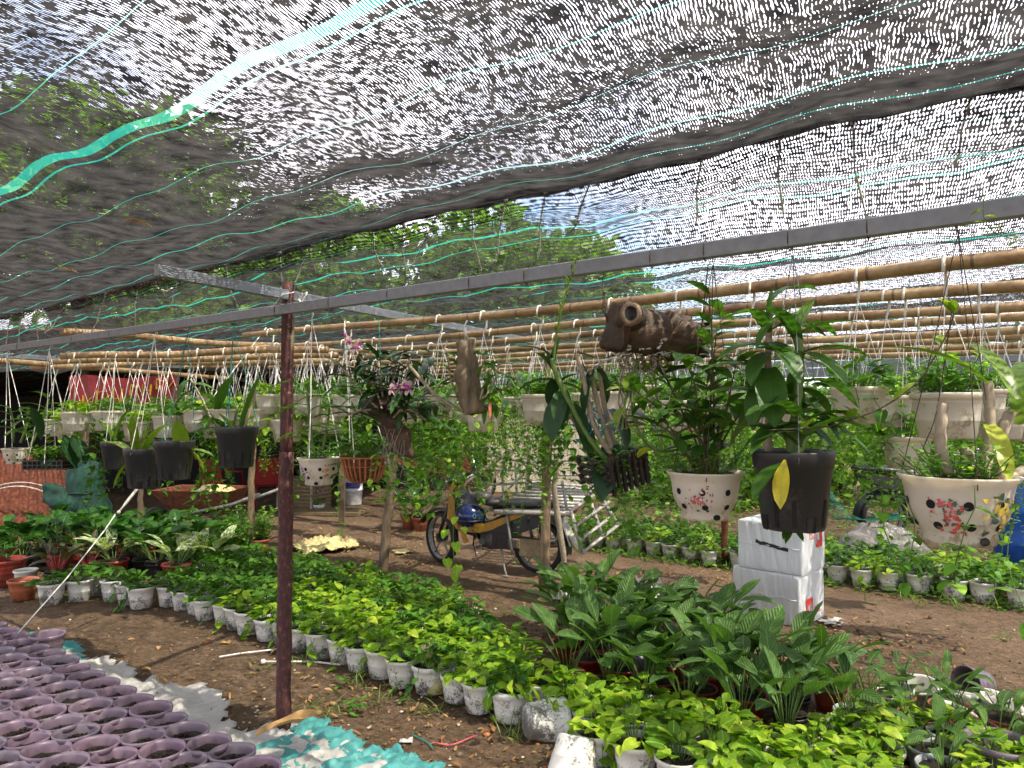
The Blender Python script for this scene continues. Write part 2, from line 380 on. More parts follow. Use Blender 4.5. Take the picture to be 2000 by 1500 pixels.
def ground_mat():
    m = NT('brown_earth'); v = m.vec('Geo')
    a = m.noise(v, 1.1, 5, .6); b = m.noise(v, 9, 6, .7); c3 = m.noise(v, 55, 6, .8); vr = m.n('TexVoronoi'); vr.inputs['Scale'].default_value = 38; m.l(v, vr.inputs['Vector'])
    sx = m.n('SeparateXYZ'); m.l(v, sx.inputs[0])
    t = m.math('ADD', m.math('MULTIPLY', sx.outputs[0], NX), m.math('MULTIPLY', sx.outputs[1], NY))
    t = m.math('ADD', t, m.math('MULTIPLY', m.math('SUBTRACT', a, .5), 1.4))
    path = m.ramp(m.math('DIVIDE', t, 12.), [(.43, 0.), (.47, 1.), (.565, 1.), (.60, 0.)])
    mixn = m.math('ADD', m.math('MULTIPLY', b, .5), m.math('MULTIPLY', c3, .5))
    base = m.ramp(mixn, [(.34, (.035, .021, .013)), (.5, (.13, .084, .05)), (.64, (.22, .15, .095)), (.75, (.34, .25, .16))])
    red = m.mix(m.ramp(a, [(.45, 0.), (.7, .35)]), base, (.17, .10, .05))
    pc = m.ramp(m.math('ADD', m.math('MULTIPLY', b, .35), m.math('MULTIPLY', a, .65)), [(.35, (.14, .088, .055)), (.65, (.27, .18, .115))])
    c = m.mix(m.math('MULTIPLY', path, .8), red, pc)
    moss = m.ramp(m.noise(v, 2.3, 3), [(.6, 0.), (.72, .4)]); c = m.mix(moss, c, (.07, .065, .025))
    m.col(c); m.set(.92, 0, .25)
    h = m.math('ADD', m.math('MULTIPLY', c3, .7), m.math('MULTIPLY', vr.outputs[0], .5)); m.bump(h, .9, .02); return m.m
M['ground'] = ground_mat()
def net_mat(name, pitch, open_, slantr, stc, stt, stoff, wide=0., phase=0., rowlines=0.):
    """knitted shade cloth: dark threads along the width, slits between them, teal marker stripes; UV = metres (s, t)."""
    m = NT(name); uv = m.n('TexCoord').outputs['UV']; sx = m.n('SeparateXYZ'); m.l(uv, sx.inputs[0]); S, T = sx.outputs[0], sx.outputs[1]
    big = m.noise(uv, 2.6, 3, .5); mid = m.noise(uv, 14, 3, .6)
    def sc(a, b):
        mp = m.n('Mapping'); mp.inputs['Scale'].default_value = (a, b, 1); m.l(uv, mp.inputs[0]); return mp.outputs[0]
    Sw = m.math('ADD', S, m.math('MULTIPLY', mid, .022))
    wv = m.math('SINE', m.math('MULTIPLY', m.math('ADD', Sw, m.math('MULTIPLY', T, .25)), 2*PI/pitch))
    brk = m.noise(sc(1/(pitch*2.0), 1/(pitch*3.4)), 1., 2, .6)
    lump = m.noise(sc(28, 20), 1., 3, .65)
    k = m.math('ADD', m.math('MULTIPLY', wv, .30), m.math('MULTIPLY', m.math('SUBTRACT', brk, .5), 1.7))
    k = m.math('ADD', k, m.math('MULTIPLY', m.math('SUBTRACT', lump, .5), .75))
    k = m.math('ADD', k, m.math('MULTIPLY', m.math('SUBTRACT', big, .5), .3))
    if rowlines:
        rw = m.math('SINE', m.math('MULTIPLY', m.math('ADD', T, m.math('MULTIPLY', mid, .01)), 2*PI/rowlines)); k = m.math('ADD', k, m.math('MULTIPLY', rw, .2))
    tw = m.math('ADD', T, m.math('MULTIPLY', m.math('SUBTRACT', big, .5), .03))
    fr = m.math('ABSOLUTE', m.math('SUBTRACT', m.math('FRACT', m.math('ADD', m.math('DIVIDE', tw, .22), phase+.5)), .5))
    wid = m.math('MAXIMUM', .006, m.math('MULTIPLY', m.math('SUBTRACT', m.noise(sc(.0, 4.3), 1., 1), stoff), .16))
    stripe = m.math('LESS_THAN', fr, wid)
    if wide: stripe = m.math('MAXIMUM', stripe, m.math('LESS_THAN', m.math('ABSOLUTE', m.math('SUBTRACT', tw, wide)), .013))
    # the threads stand ~2 mm proud, so the slits close up when seen (or lit) at a slant
    lw = m.n('LayerWeight'); lw.inputs[0].default_value = .5
    slant = m.ramp(lw.outputs['Facing'], slantr)
    hole = m.math('GREATER_THAN', k, m.math('MULTIPLY_ADD', m.math('SUBTRACT', 1., slant), .85, -open_))
    shole = m.math('GREATER_THAN', wv, m.math('MULTIPLY_ADD', m.math('SUBTRACT', 1., slant), 1.0, .15))
    alpha_t = m.math('ADD', m.math('MULTIPLY', hole, m.math('SUBTRACT', 1., stripe)), m.math('MULTIPLY', m.math('MULTIPLY', shole, .9), stripe))
    c = m.mix(stripe, m.ramp(mid, [(.3, (.012, .012, .013)), (.7, (.06, .057, .054))]), stc)
    d = m.n('BsdfDiffuse'); m.l(c, d.inputs[0]); tl = m.n('BsdfTranslucent'); m.l(m.mix(stripe, c, stt), tl.inputs[0])
    ms = m.n('MixShader'); ms.inputs[0].default_value = .45; m.l(d.outputs[0], ms.inputs[1]); m.l(tl.outputs[0], ms.inputs[2])
    tp = m.n('BsdfTransparent'); m2 = m.n('MixShader'); m.l(alpha_t, m2.inputs[0]); m.l(ms.outputs[0], m2.inputs[1]); m.l(tp.outputs[0], m2.inputs[2])
    m.l(m2.outputs[0], m.out.inputs[0]); return m.m
M['netA'] = net_mat('black_shade_cloth_near', .0060, -.20, [(.50, 1.), (.64, .93), (.74, .78), (.82, .5), (.90, .22), (1., 0.)], (.01, .15, .11), (.02, .30, .26), .42, wide=.70, phase=-.36)
M['netB'] = net_mat('black_shade_cloth_far', .0080, -.12, [(.6, 1.), (.84, .9), (.93, .8), (1., .62)], (.01, .24, .19), (.02, .40, .33), .33, phase=.2, rowlines=.022)
def sack_mat(name, c1, c2, weave=True, spots=.5):
    m = NT(name); v = m.vec('Object'); n1 = m.noise(v, 5, 5, .65); n2 = m.noise(v, 30, 4, .7)
    c = m.mix(n1, c1, c2); c = m.mix(m.ramp(n2, [(.62, 0.), (.72, spots)]), c, (.09, .06, .04))
    m.col(c); m.set(.6); m.bump(m.math('ADD', n1, m.math('MULTIPLY', n2, .3)), .7, .02); return m.m
M['sack'] = sack_mat('white_woven_sack', (.36, .34, .31), (.58, .56, .52), spots=.8)
M['teal'] = sack_mat('teal_tarp', (.03, .22, .21), (.10, .36, .34), spots=.6)
def box_mat():
    m = NT('wrapped_parcel'); v = m.vec('Object', (26, 26, 2.2)); a = m.noise(v, 1.5, 4, .6, .4); b = m.noise(m.vec('Object'), 7, 3)
    m.col(m.mix(b, (.58, .61, .64), (.74, .76, .78))); m.set(.36); m.bump(a, .55, .018); return m.m
M['parcel'] = box_mat()
# ------------------------------------------------------------------ ground
def hnoise(x, y): return .006*math.sin(x*5.1+1.3*math.sin(y*3.3))+.005*math.sin(y*7.7+x*2.1)+.003*math.sin(x*17+y*13)
gx = np.concatenate([[-300, -120, -50, -25, -15], np.arange(-10, 8.01, .12), [12, 20, 45, 110, 300]])
gy = np.concatenate([[-30, -8, -2], np.arange(1.2, 14, .12), [16, 20, 30, 60, 140, 500]])
mb = MB(); V = [(x, y, hnoise(x, y)-.006) for y in gy for x in gx]; nx_ = len(gx)
mb.add(V, [(j*nx_+i, j*nx_+i+1, (j+1)*nx_+i+1, (j+1)*nx_+i) for j in range(len(gy)-1) for i in range(nx_-1)])
tag(mb.build('ground', M['ground']), kind='structure')
# ------------------------------------------------------------------ shade nets
def bumpy(s, t, a=1.): return a*(.008*math.sin(s*6.3+2*math.sin(t*3))+.008*math.sin(s*15+t*9)+.010*math.sin(t*17+s*1.1))
def zA(s, t):
    d = max(0, 1.95-t); return 2.315-.012*max(0, -s-2)-.15*(1-math.exp(-d/.24))+.05*max(0, d-1)+bumpy(s, t, .9*min(1, .25+d*2))
def netA(u, v):
    s = -9.5+u*16; t = 1.95-v*4.2; p = ST(s, t+.015*math.sin(s*4.1)*(1-v), zA(s, t)); return p
def net_sheet(name, mat, s0, s1, t0, t1, zf, ds, dt, label):
    mb = MB(); nu, nv = int((s1-s0)/ds), int(abs(t1-t0)/dt); V = []; UV = []
    for j in range(nv+1):
        for i in range(nu+1):
            s, t = s0+(s1-s0)*i/nu, t0+(t1-t0)*j/nv
            V.append(tuple(ST(s, t+.02*math.sin(s*3.7)*max(0, 1-abs(t-1.95)*3), zf(s, t)))); UV.append((s, t))
    w_ = nu+1
    mb.add(V, [(j*w_+i, j*w_+i+1, (j+1)*w_+i+1, (j+1)*w_+i) for j in range(nv) for i in range(nu)], UV)
    o = mb.build(name, mat); tag(o, label, 'shade net'); return o
na = net_sheet('shade_net', M['netA'], -9.5, 6.5, 1.95, -2.6, zA, .06, .045, 'black shade net with teal stripes sagging low overhead, nearest the viewer')
def zB(s, t):
    b = 2.27-.008*max(0, -s-4)+bumpy(s, t, 1.1)+.03*math.cos((t-3.0)*9.2)*math.exp(-max(0, t-6)*.2)
    ps, pt = -3.13, 2.15
    b += -.05*math.exp(-((t-2.5)**2)/.3)+.05*math.exp(-((s-ps)**2+(t-pt)**2)/.03)
    if s < -7: b -= .04*(-7-s)
    return b-.012*max(0, t-8)
nb = net_sheet('shade_net', M['netB'], -17, 11, 1.72, 16, zB, .12, .055, 'black shade net with teal stripes stretched over the steel frame and bamboo poles')
mb = MB()                                        # the rolled hem of the near net
hp = [ST(s, 1.955+.02*math.sin(s*3.7), zA(s, 1.95)-.012+.006*math.sin(s*9)) for s in np.arange(-9.5, 6.5, .07)]
mb.tube(hp, [.013+.005*math.sin(i*1.7)+.004*math.sin(i*.6) for i in range(len(hp))], 6)
mb.build('hem', M['darkcloth'], na, 'rolled dark hem')
mb = MB()                                        # dirt and twigs caught in the hem on the left
for i in range(420):
    s = -3.2-abs(random.gauss(0, 1.6)); t = 1.95-abs(random.gauss(0, .12)); p = ST(s, t, zA(s, t)-ra(.0, .02))
    q = p+Vector((ra(-.05, .05), ra(-.03, .03), ra(-.015, .01))); mb.tube([p, (p+q)/2+Vector((0, 0, ra(-.01, .01))), q], ra(.001, .0028), 3, cap=False)
tag(mb.build('caught_twigs', M['brownstem'], na), kind='stuff')
for (px, py, q1, q2) in ((1898, 205, 1862, 318), (1667, 238, 1693, 428), (1525, 285, 1530, 425), (1372, 322, 1358, 440), (1154, 372, 1112, 452), (1066, 392, 1050, 505), (988, 405, 966, 512),
                         (922, 418, 940, 528), (855, 425, 790, 530), (788, 438, 792, 530), (728, 450, 748, 520), (610, 475, 565, 560), (545, 500, 565, 590), (440, 515, 462, 590), (350, 545, 330, 600),
                         (267, 560, 263, 645), (205, 575, 183, 640), (130, 590, 88, 650), (72, 605, 75, 680), (42, 615, 33, 682), (20, 620, 8, 685), (300, 560, 340, 560)):
    Y = Yt(px, 1.95); a = ST(*to_st(P(px, py, Y)), 0); sA = to_st(a)[0]; a = ST(sA, 1.95, zA(sA, 1.95)-.02)
    zb = 2.24; b = P(q1, q2, (zb-CH)*F/max(60, (HZ-q2)));
    if q2 > 600: b = P(q1, q2, Y+1.0)
    mb = MB(); mb.tube([a, a.lerp(b, .3)-Vector((.01, 0, .03)), a.lerp(b, .65)-Vector((0, 0, .035)), b], .0035, 5); mb.ball(a, .009, 4)
    mb.build('tie_string', M['white_string'], na)
mb = MB(); a = P(-60, 530, 3.2); b = P(267, 560, 4.3); mb.tube([a, b], .004, 5); tag(mb.build('guy_string', M['white_string']), 'taut white string running under the near shade net at far left', 'string')
# ------------------------------------------------------------------ steel frame
def beam(a, b, h=.05, w_=.03, n=1):
    mb = MB(); a, b = Vector(a), Vector(b); d = b-a; rot = d.to_track_quat('X', 'Z').to_matrix()
    mb.box((a+b)/2, (d.length, w_, h), rot, bev=.003); return mb
o = beam(ST(-9, 2.15, 2.045), ST(4, 2.15, 2.09)).build('frame_beam', M['steel']); tag(o, 'long grey steel beam crossing the whole picture in front of the bamboo poles', 'steel beam')
mb = MB()
for px in (35, 142, 216, 540, 645, 760, 920, 1028, 1275, 1380, 1545, 1700): 
    Y = Yt(px, 2.15); X = (px-1000)/F*Y; s = to_st((X, Y))[0]
    z = 2.045+.045*(s+9)/13
    mb.tube([ST(s, 2.15+.018*math.cos(q), z+.034*math.sin(q)) if True else 0 for q in np.linspace(0, 2*PI, 9)], .0018, 4)
mb.build('binding_wire', M['wire'], o)
o = beam((-1.42, 2.95, 2.135), (1.9, 10.3, 2.17), .048, .03).build('frame_beam', M['steel']); tag(o, 'galvanised cross beam meeting the rusty post and running back right', 'steel beam')
o = beam((-5.6, 6.4, 2.10), (-1.7, 18.0, 2.12), .05, .04).build('frame_beam', M['steel']); tag(o, 'galvanised cross beam above the hanging pots at the left', 'steel beam')
for t, lab in ((9.6, 'grey steel beam low behind the last bamboo pole'), (11.4, 'second grey steel beam behind the bamboo poles'), (13.2, 'farthest grey steel beam of the frame')):
    o = beam(ST(-6, t, 2.1), ST(6.5, t, 2.1), .07, .04).build('frame_beam', M['steel']); tag(o, lab, 'steel beam')
# rusty post: thin upper part, stouter lower part spliced at 0.9 m
base = G(553, 1432); top = P(563, 551, 3.66)
rt = thing('rusty_post', 'rust red round post standing in the tarp edge, bolted to the steel beam', 'post', base)
d = top-base
mb = MB(); pts = [d*k for k in np.linspace(0, .62, 14)]
mb.tube([p+Vector((.002*math.sin(i*2.1), 0, 0)) for i, p in enumerate(pts)], [.036+.0012*math.sin(i*1.9) for i in range(14)], 14); mb.build('lower_post', M['post'], rt)
mb = MB(); mb.tube([d*k for k in np.linspace(.60, 1, 8)], .031, 12); mb.build('upper_post', M['post'], rt)
mb = MB(); mb.ball(d*.935+Vector((.03, -.06, 0)), (.012, .008, .012), 6); mb.build('bolt', M['steel'], rt)
mb = MB(); mb.tube([d*.9+Vector((.037*math.cos(q), .037*math.sin(q), .004*math.sin(q))) for q in np.linspace(0, 2*PI, 13)], .002, 4); mb.build('binding_wire', M['wire'], rt)
mb = MB(); c = d*.945
mb.tube([c+Vector((-.06, -.07, -.02)), c+Vector((.0, -.08, .05)), c+Vector((.05, -.07, .06))], .003, 5)
mb.tube([c+Vector((.07, -.06, .03)), c+Vector((.11, -.07, .06)), c+Vector((.09, -.07, .0)), c+Vector((.07, -.06, .03))], .006, 5); mb.build('knotted_string', M['white_string'], rt)
# stakes
def stake(name, a, b, r0, r1, label, cat='post', mat='stake', seed=0, group=None, knots=True):
    rr = random.Random(seed); a, b = Vector(a), Vector(b); n = 12
    pts = [a.lerp(b, i/n)+Vector((rr.uniform(-.008, .008), rr.uniform(-.008, .008), 0)) for i in range(n+1)]
    mb = MB(); o = None; base_ = pts[0].copy()
    mb.tube([p-base_ for p in pts], [r0+(r1-r0)*i/n+rr.uniform(-.0035, .0035) for i in range(n+1)], 10)
    o = mb.build(name, M[mat]); o.location = base_; tag(o, label, cat, group); return o
g = G(745, 1140); stake('wooden_stake', g, P(778, 790, g.y+.1), .045, .04, 'knobbly bark stake leaning right, standing behind the pothos bed', mat='bark', seed=1)
g = G(1062, 1160); stake('wooden_stake', g, P(1073, 660, g.y), .045, .036, 'straight peeled stake in front of the motorbike rear wheel', seed=2)
g = G(1108, 1150); mb = MB(); cs = [g, P(1100, 1080, g.y), P(1088, 1000, g.y), P(1082, 950, g.y), P(1090, 905, g.y), P(1098, 852, g.y)]
cs = [c-g for c in cs]; mb.tube(cs, [.02, .024, .028, .024, .022, .016], 8); o = mb.build('bent_stick', M['cane']); o.location = g
tag(o, 'bent grey branch leaning beside the peeled stake at the motorbike rack', 'branch')
g = G(487, 1102); stake('wooden_stake', g, P(494, 860, g.y), .032, .03, 'thin pale stake between the dark bed and the red chairs', seed=5)
g = G(1415, 1100); stake('wooden_stake', g, P(1418, 860, g.y), .035, .035, 'short dark stake in the far pothos bed behind the spotted bowl', mat='rust', seed=6)
g = G(275, 1080); stake('wooden_stake', g, P(275, 900, g.y), .03, .03, 'dark stake under the paired black pots', mat='bark', seed=7)
# ------------------------------------------------------------------ bamboo poles
POLE = []
pl = [(3.02, 480, 2100, 'nearest'), (3.76, 455, 2100, 'second'), (4.42, 440, 2100, 'third'), (5.08, 160, 2100, 'fourth'), (5.76, 150, 2100, 'fifth'), (6.42, 330, 2100, 'sixth'), (7.2, 60, 2100, 'seventh'), (8.0, 20, 2050, 'eighth'), (8.8, -40, 1500, 'ninth')]
for i, (t, x0, x1, nm) in enumerate(pl):
    def sp(px): Y = Yt(px, t); return to_st(((px-1000)/F*Y, Y))[0]
    s0, s1 = sp(x0), sp(x1); rr = random.Random(i+5); ph = rr.uniform(0, 6)
    f = lambda s, t=t, ph=ph: ST(s, t+.035*math.sin(s*.9+ph), 2.09+.012*math.sin(s*1.3+ph*2))
    n = max(8, int((s1-s0)/.25)); mb = MB(); pts = [f(s0+(s1-s0)*k/n) for k in range(n+1)]
    mb.tube([p-pts[0] for p in pts], [.0265-.007*(1-k/n) for k in range(n+1)], 10)
    o = mb.build('bamboo_pole', M['bamboo']); o.location = pts[0]
    tag(o, f'{nm} long bamboo pole of the rack, counted from the front, with hanging pots', 'bamboo pole', 'bamboo poles under the net'); POLE.append((t, s0, s1, f))
a, b = P(122, 648, 5.2), P(760, 692, 8.6); mb = MB(); mb.tube([(a.lerp(b, k/14)-a)+Vector((0, 0, .01*math.sin(k))) for k in range(15)], .027, 10)
o = mb.build('bamboo_pole', M['bamboo']); o.location = a; tag(o, 'pale bamboo pole passing under the steel beam at left and behind the rusty post', 'bamboo pole', 'bamboo poles under the net')
a, b = P(-20, 703, 6.2), P(480, 742, 10.5); mb = MB(); mb.tube([(a.lerp(b, k/14)-a) for k in range(15)], .027, 10)
o = mb.build('bamboo_pole', M['bamboo']); o.location = a; tag(o, 'bamboo pole sloping under the cross beam, just above the red banner', 'bamboo pole', 'bamboo poles under the net')
LEFTP = []
for x0, y0, x1, y1, nm, ya, yb in ((120, 697, 640, 681, 'front', 5.5, 5.1), (100, 706, 660, 694, 'middle', 6.1, 5.7), (60, 716, 660, 704, 'back', 6.9, 6.4)):
    a, b = P(x0, y0, ya), P(x1, y1, yb); mb = MB(); mb.tube([(a.lerp(b, k/14)-a)+Vector((0, 0, .008*math.sin(k*.7+x0))) for k in range(15)], .025, 10)
    o = mb.build('bamboo_pole', M['bamboo']); o.location = a; tag(o, f'{nm} bamboo pole of the left bay, nearly level, left of the rusty post', 'bamboo pole', 'bamboo poles under the net'); LEFTP.append((a, b, nm))
# ------------------------------------------------------------------ trees beyond the net
def tree(name, x, y, h, rx, label, seed, n=5200, leaf=.2, lobes=9, zc=.62, ry=None):
    rr = random.Random(seed); rg = np.random.default_rng(seed); root = thing(name, label, 'tree', (x, y, 0), group='trees beyond the nursery')
    mb = MB(); hb = h*.42
    mb.tube([(0, 0, -.1), (.1, .05, hb*.5), (.05, 0, hb), (.15, .1, h*.8)], [h*.035, h*.027, h*.02, h*.006], 10)
    L = []
    for k in range(lobes):
        a = 2*PI*k/lobes+rr.uniform(-.4, .4); q = rr.uniform(.25, .8)*rx; z = h*rr.uniform(zc-.18, zc+.24)
        c = (math.cos(a)*q, math.sin(a)*q*(ry or rx)/rx, z); r_ = rx*rr.uniform(.34, .52); L.append((c, r_))
        mb.tube([(0, 0, hb*rr.uniform(.7, 1)), (c[0]*.5, c[1]*.5, (hb+c[2])/2), c], [h*.012, h*.007, h*.002], 6)
    L.append(((0, 0, h*.86), rx*.5))
    mb.build('trunk', M['bark'], root); mb = MB()
    C = np.array([c for c, _ in L]); Rr = np.array([r for _, r in L]); k = rg.integers(0, len(L), n)
    d = rg.normal(size=(n, 3)); d /= np.linalg.norm(d, axis=1)[:, None]
    rad = Rr[k]*(.55+.5*rg.random(n)**.6)*(1+.25*np.sin(d[:, 0]*7+k)*np.cos(d[:, 2]*6))
    c = C[k]+d*rad[:, None]*np.array([1, 1, .75])
    for i in range(n):
        sz = leaf*rg.uniform(.6, 1.3); a = rg.normal(size=3); a /= np.linalg.norm(a); b = np.cross(a, rg.normal(size=3)); b /= np.linalg.norm(b)
        p = c[i]; mb.add([p-a*sz, p+b*sz*.45, p+a*sz, p-b*sz*.45], [(0, 1, 2, 3)], [(.1, .1), (.9, .1), (.9, .9), (.1, .9)], float(np.clip(.35+.5*rg.random(), 0, 1)))
    mb.build('crown', M['tree_leaf'], root); return root
tree('tree', -7.6, 13, 7.0, 2.9, 'tall leafy tree showing through the near net at upper left', 11, 8000, .17, 12)
tree('tree', -9.6, 22, 6.4, 4.2, 'leafy tree behind the dark shed, seen through the far net at left', 12, 6500, .22)
tree('tree', -4.6, 20, 6.9, 3.2, 'broad tree showing green through the far net above the rusty post', 13, 6500, .2)
tree('tree', -.6, 20, 7.0, 3.0, 'broad tree showing green through the far net at centre', 14, 6500, .2)
tree('tree', 1.9, 21, 6.6, 2.0, 'rightmost tree showing through the far net behind the hollow log', 15, 4200, .2)
def bush(x, y, h, rx, label, seed, n=1600, leaf=.09, mat='tree_leaf', ry=None):
    rg = np.random.default_rng(seed); mb = MB(); ry = ry or rx
    root = thing('bush', label, 'bush', (x, y, 0), group='bushes behind the nursery')
    for k in range(7): mb.tube([(rg.uniform(-.1, .1), 0, 0), (rg.uniform(-.5, .5)*rx, rg.uniform(-.4, .4)*ry, h*rg.uniform(.5, .8))], [.025, .008], 5)
    mb.build('stems', M['brownstem'], root); mb = MB()
    for i in range(n):
        d = rg.normal(size=3); d /= np.linalg.norm(d); d[2] = abs(d[2])
        q = (.5+.55*rg.random())*(1+.22*math.sin(d[0]*8+seed)*math.cos(d[1]*7))
        p = np.array([d[0]*rx*q, d[1]*ry*q, d[2]*h*q*.95+.05]); sz = leaf*rg.uniform(.6, 1.4); a = rg.normal(size=3); a /= np.linalg.norm(a); b = np.cross(a, rg.normal(size=3)); b /= np.linalg.norm(b)
        mb.add([p-a*sz, p+b*sz*.5, p+a*sz, p-b*sz*.5], [(0, 1, 2, 3)], [(.1, .1), (.9, .1), (.9, .9), (.1, .9)], float(rg.random()))
    mb.build('foliage', M[mat], root); return root
BU = [(3.2, 12.2, 1.5, 1.3, 'low bush behind the spotted bowl with the pink print'), (5.6, 12.6, 1.8, 1.5, 'bush behind the large black pot'), (8.2, 13, 2.0, 1.7, 'bush behind the row of cream pots at right'), (10.6, 12.5, 2.2, 1.8, 'bush at the right edge behind the blue barrel'),
      (1.0, 16.2, 2.6, 1.6, 'bush showing over the cream wall'), (-1.6, 15.2, 2.5, 1.6, 'bush left of the cream wall'), (4.2, 16.8, 2.4, 2.2, 'tall bush far behind the motorbike'), (8.6, 17.5, 2.8, 2.6, 'tall bush far back at right'), (13.2, 16, 3, 2.6, 'tall bush at far right')]
for i, (x, y, h, r_, lab) in enumerate(BU): bush(x, y, h, r_, lab, 40+i, 2200 if y < 14 else 1500, .08 if y < 14 else .12)
mb = MB()                                        # far hedge line closing the horizon: a mass nobody could count
for i in range(9000):
    x = ra(-60, 60); y = ra(34, 42); z = ra(0, 1)**.7*(3.4+1.3*math.sin(x*.33)+.8*math.sin(x*1.1)); sz = ra(.25, .55); a = Vector((ra(-1, 1), ra(-1, 1), ra(-1, 1))).normalized(); b = a.cross(Vector((ra(-1, 1), ra(-1, 1), ra(-1, 1)))).normalized(); p = Vector((x, y, z))
    mb.add([tuple(p-a*sz), tuple(p+b*sz*.6), tuple(p+a*sz), tuple(p-b*sz*.6)], [(0, 1, 2, 3)], [(.1, .1), (.9, .1), (.9, .9), (.1, .9)], ra(0, .8))
tag(mb.build('far_treeline', M['tree_leaf']), 'far line of trees closing the horizon', 'treeline', kind='stuff')
# ------------------------------------------------------------------ shed at the left back, cream wall
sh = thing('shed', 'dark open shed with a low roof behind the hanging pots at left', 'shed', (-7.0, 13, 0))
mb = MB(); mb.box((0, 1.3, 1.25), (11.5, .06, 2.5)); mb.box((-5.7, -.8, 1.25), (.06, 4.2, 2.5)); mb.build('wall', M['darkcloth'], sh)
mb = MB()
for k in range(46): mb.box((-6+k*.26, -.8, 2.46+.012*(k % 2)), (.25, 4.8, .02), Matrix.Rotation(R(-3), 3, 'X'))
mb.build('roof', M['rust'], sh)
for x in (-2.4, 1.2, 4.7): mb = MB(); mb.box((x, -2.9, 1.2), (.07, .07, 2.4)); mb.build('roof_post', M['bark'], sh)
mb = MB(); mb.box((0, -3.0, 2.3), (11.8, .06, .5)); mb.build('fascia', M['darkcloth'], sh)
ba = thing('banner', 'red cloth banner with yellow lettering hung under the shed roof', 'banner', P(242, 790, 9.6))
pw = 1.42
mb = MB(); mb.grid(lambda u, v: (-pw*.5+pw*u, .02*math.sin(u*17)+.012*math.sin(u*41+v*5), -.06+.42*v+.02*math.sin(u*9)), 60, 6); mb.build('cloth', M['redplastic'], ba)
mb = MB()
def stroke(x0, z0, x1, z1, w_=.028):
    d = Vector((x1-x0, 0, z1-z0)); mb.box(((x0+x1)/2, -.045, (z0+z1)/2), (d.length, .006, w_), d.to_track_quat('X', 'Y').to_matrix())
for x0, z0, x1, z1 in ((-.64, -.08, -.55, .0), (-.58, -.08, -.52, .06), (-.50, -.08, -.50, .12), (-.46, .02, -.38, .10), (-.44, -.08, -.40, .04), (-.34, -.08, -.32, .18), (-.30, .16, -.22, .17), (-.28, -.08, -.25, .10), (-.24, .04, -.16, .12), (-.14, -.08, -.12, .20), (-.10, -.06, -.02, -.06), (-.02, -.08, .0, .20), (-.08, .08, .0, .08),
                       (.10, .12, .12, .26), (.12, .24, .22, .22), (.18, .12, .2, .24), (.26, .12, .27, .26), (.27, .18, .36, .18), (.36, .12, .37, .26), (.44, .2, .45, .34), (.44, .32, .54, .3), (.5, .2, .55, .3), (.6, .22, .66, .3)): stroke(x0, z0, x1, z1, .034)
mb.build('lettering', M['yellowplastic'], ba)
cwl = thing('boundary_wall', 'sunlit cream plastered wall behind the motorbike rack', 'wall', (.9, 13.6, 0))
mb = MB(); mb.box((0, 0, .7), (2.7, .12, 1.4), bev=.01); mb.build('plaster', M['cream'], cwl)
mb = MB(); mb.box((0, -.003, 1.425), (3.16, .18, .05), bev=.01); mb.build('coping', M['dirtywhite'], cwl)
# old posts and rails in front of the wall
for (a, b, lab) in ((P(925, 985, 10.5), P(1025, 850, 10.5), 'brown leaning pole crossing the cream wall'), (P(820, 1010, 9.8), P(1010, 870, 9.8), 'grey plank leaning left of the cream wall'), (P(1030, 960, 11), P(1033, 850, 11), 'thin upright pole before the cream wall')):
    stake('leaning_pole', a, b, .03, .025, lab, 'pole', 'cane', 9)
# ------------------------------------------------------------------ plant-pot prototypes
ORD = ['first', 'second', 'third', 'fourth', 'fifth', 'sixth', 'seventh', 'eighth', 'ninth', 'tenth', 'eleventh', 'twelfth', 'thirteenth', 'fourteenth', 'fifteenth', 'sixteenth', 'seventeenth', 'eighteenth', 'nineteenth', 'twentieth',
       'twenty-first', 'twenty-second', 'twenty-third', 'twenty-fourth', 'twenty-fifth', 'twenty-sixth', 'twenty-seventh', 'twenty-eighth', 'twenty-ninth', 'thirtieth', 'thirty-first', 'thirty-second', 'thirty-third', 'thirty-fourth', 'thirty-fifth']
def soil_mb(r, z, n=14, lump=.008, seed=0):
    rr = random.Random(seed); mb = MB(); rings = 6; V = [(0, 0, z+lump)]; 
    for i in range(1, rings+1):
        for k in range(n):
            q = 2*PI*k/n; V.append((r*i/rings*math.cos(q), r*i/rings*math.sin(q), z+(rr.uniform(-lump, lump) if i < rings else -.002)+lump*(1-i/rings)))
    Fc = [(0, 1+k, 1+(k+1) % n) for k in range(n)]+[(1+(i-1)*n+k, 1+i*n+k, 1+i*n+(k+1) % n, 1+(i-1)*n+(k+1) % n) for i in range(1, rings) for k in range(n)]
    mb.add(V, Fc); 
    return mb
def pot_prof(rt, rb, h, lip=.02, depth=.02, th=.004, bands=(.45,)):
    f = lambda z: rb+(rt*.93-rb)*(z/h)
    p = [(0, .002), (rb*.93, 0), (rb, .006)]
    for b in bands: p += [(f(b*h), b*h), (f(b*h)+.0016, b*h+.002), (f(b*h)+.0016, b*h+.004)]
    p += [(f(h-lip), h-lip), (rt*.985, h-lip+.002), (rt, h-.004), (rt-.001, h), (rt-.006, h+.001), (rt*.93-th, h-lip*.6)]
    p += [(f(h-depth)-th, h-depth-.004)]
    return p
PM = {}
def pot_mesh(key, name, mat, rt, rb, h, **kw):
    if key not in PM:
        mb = MB(); mb.lathe(pot_prof(rt, rb, h, **kw), 28); PM[key] = mb.mesh(name, M[mat])
    return PM[key]
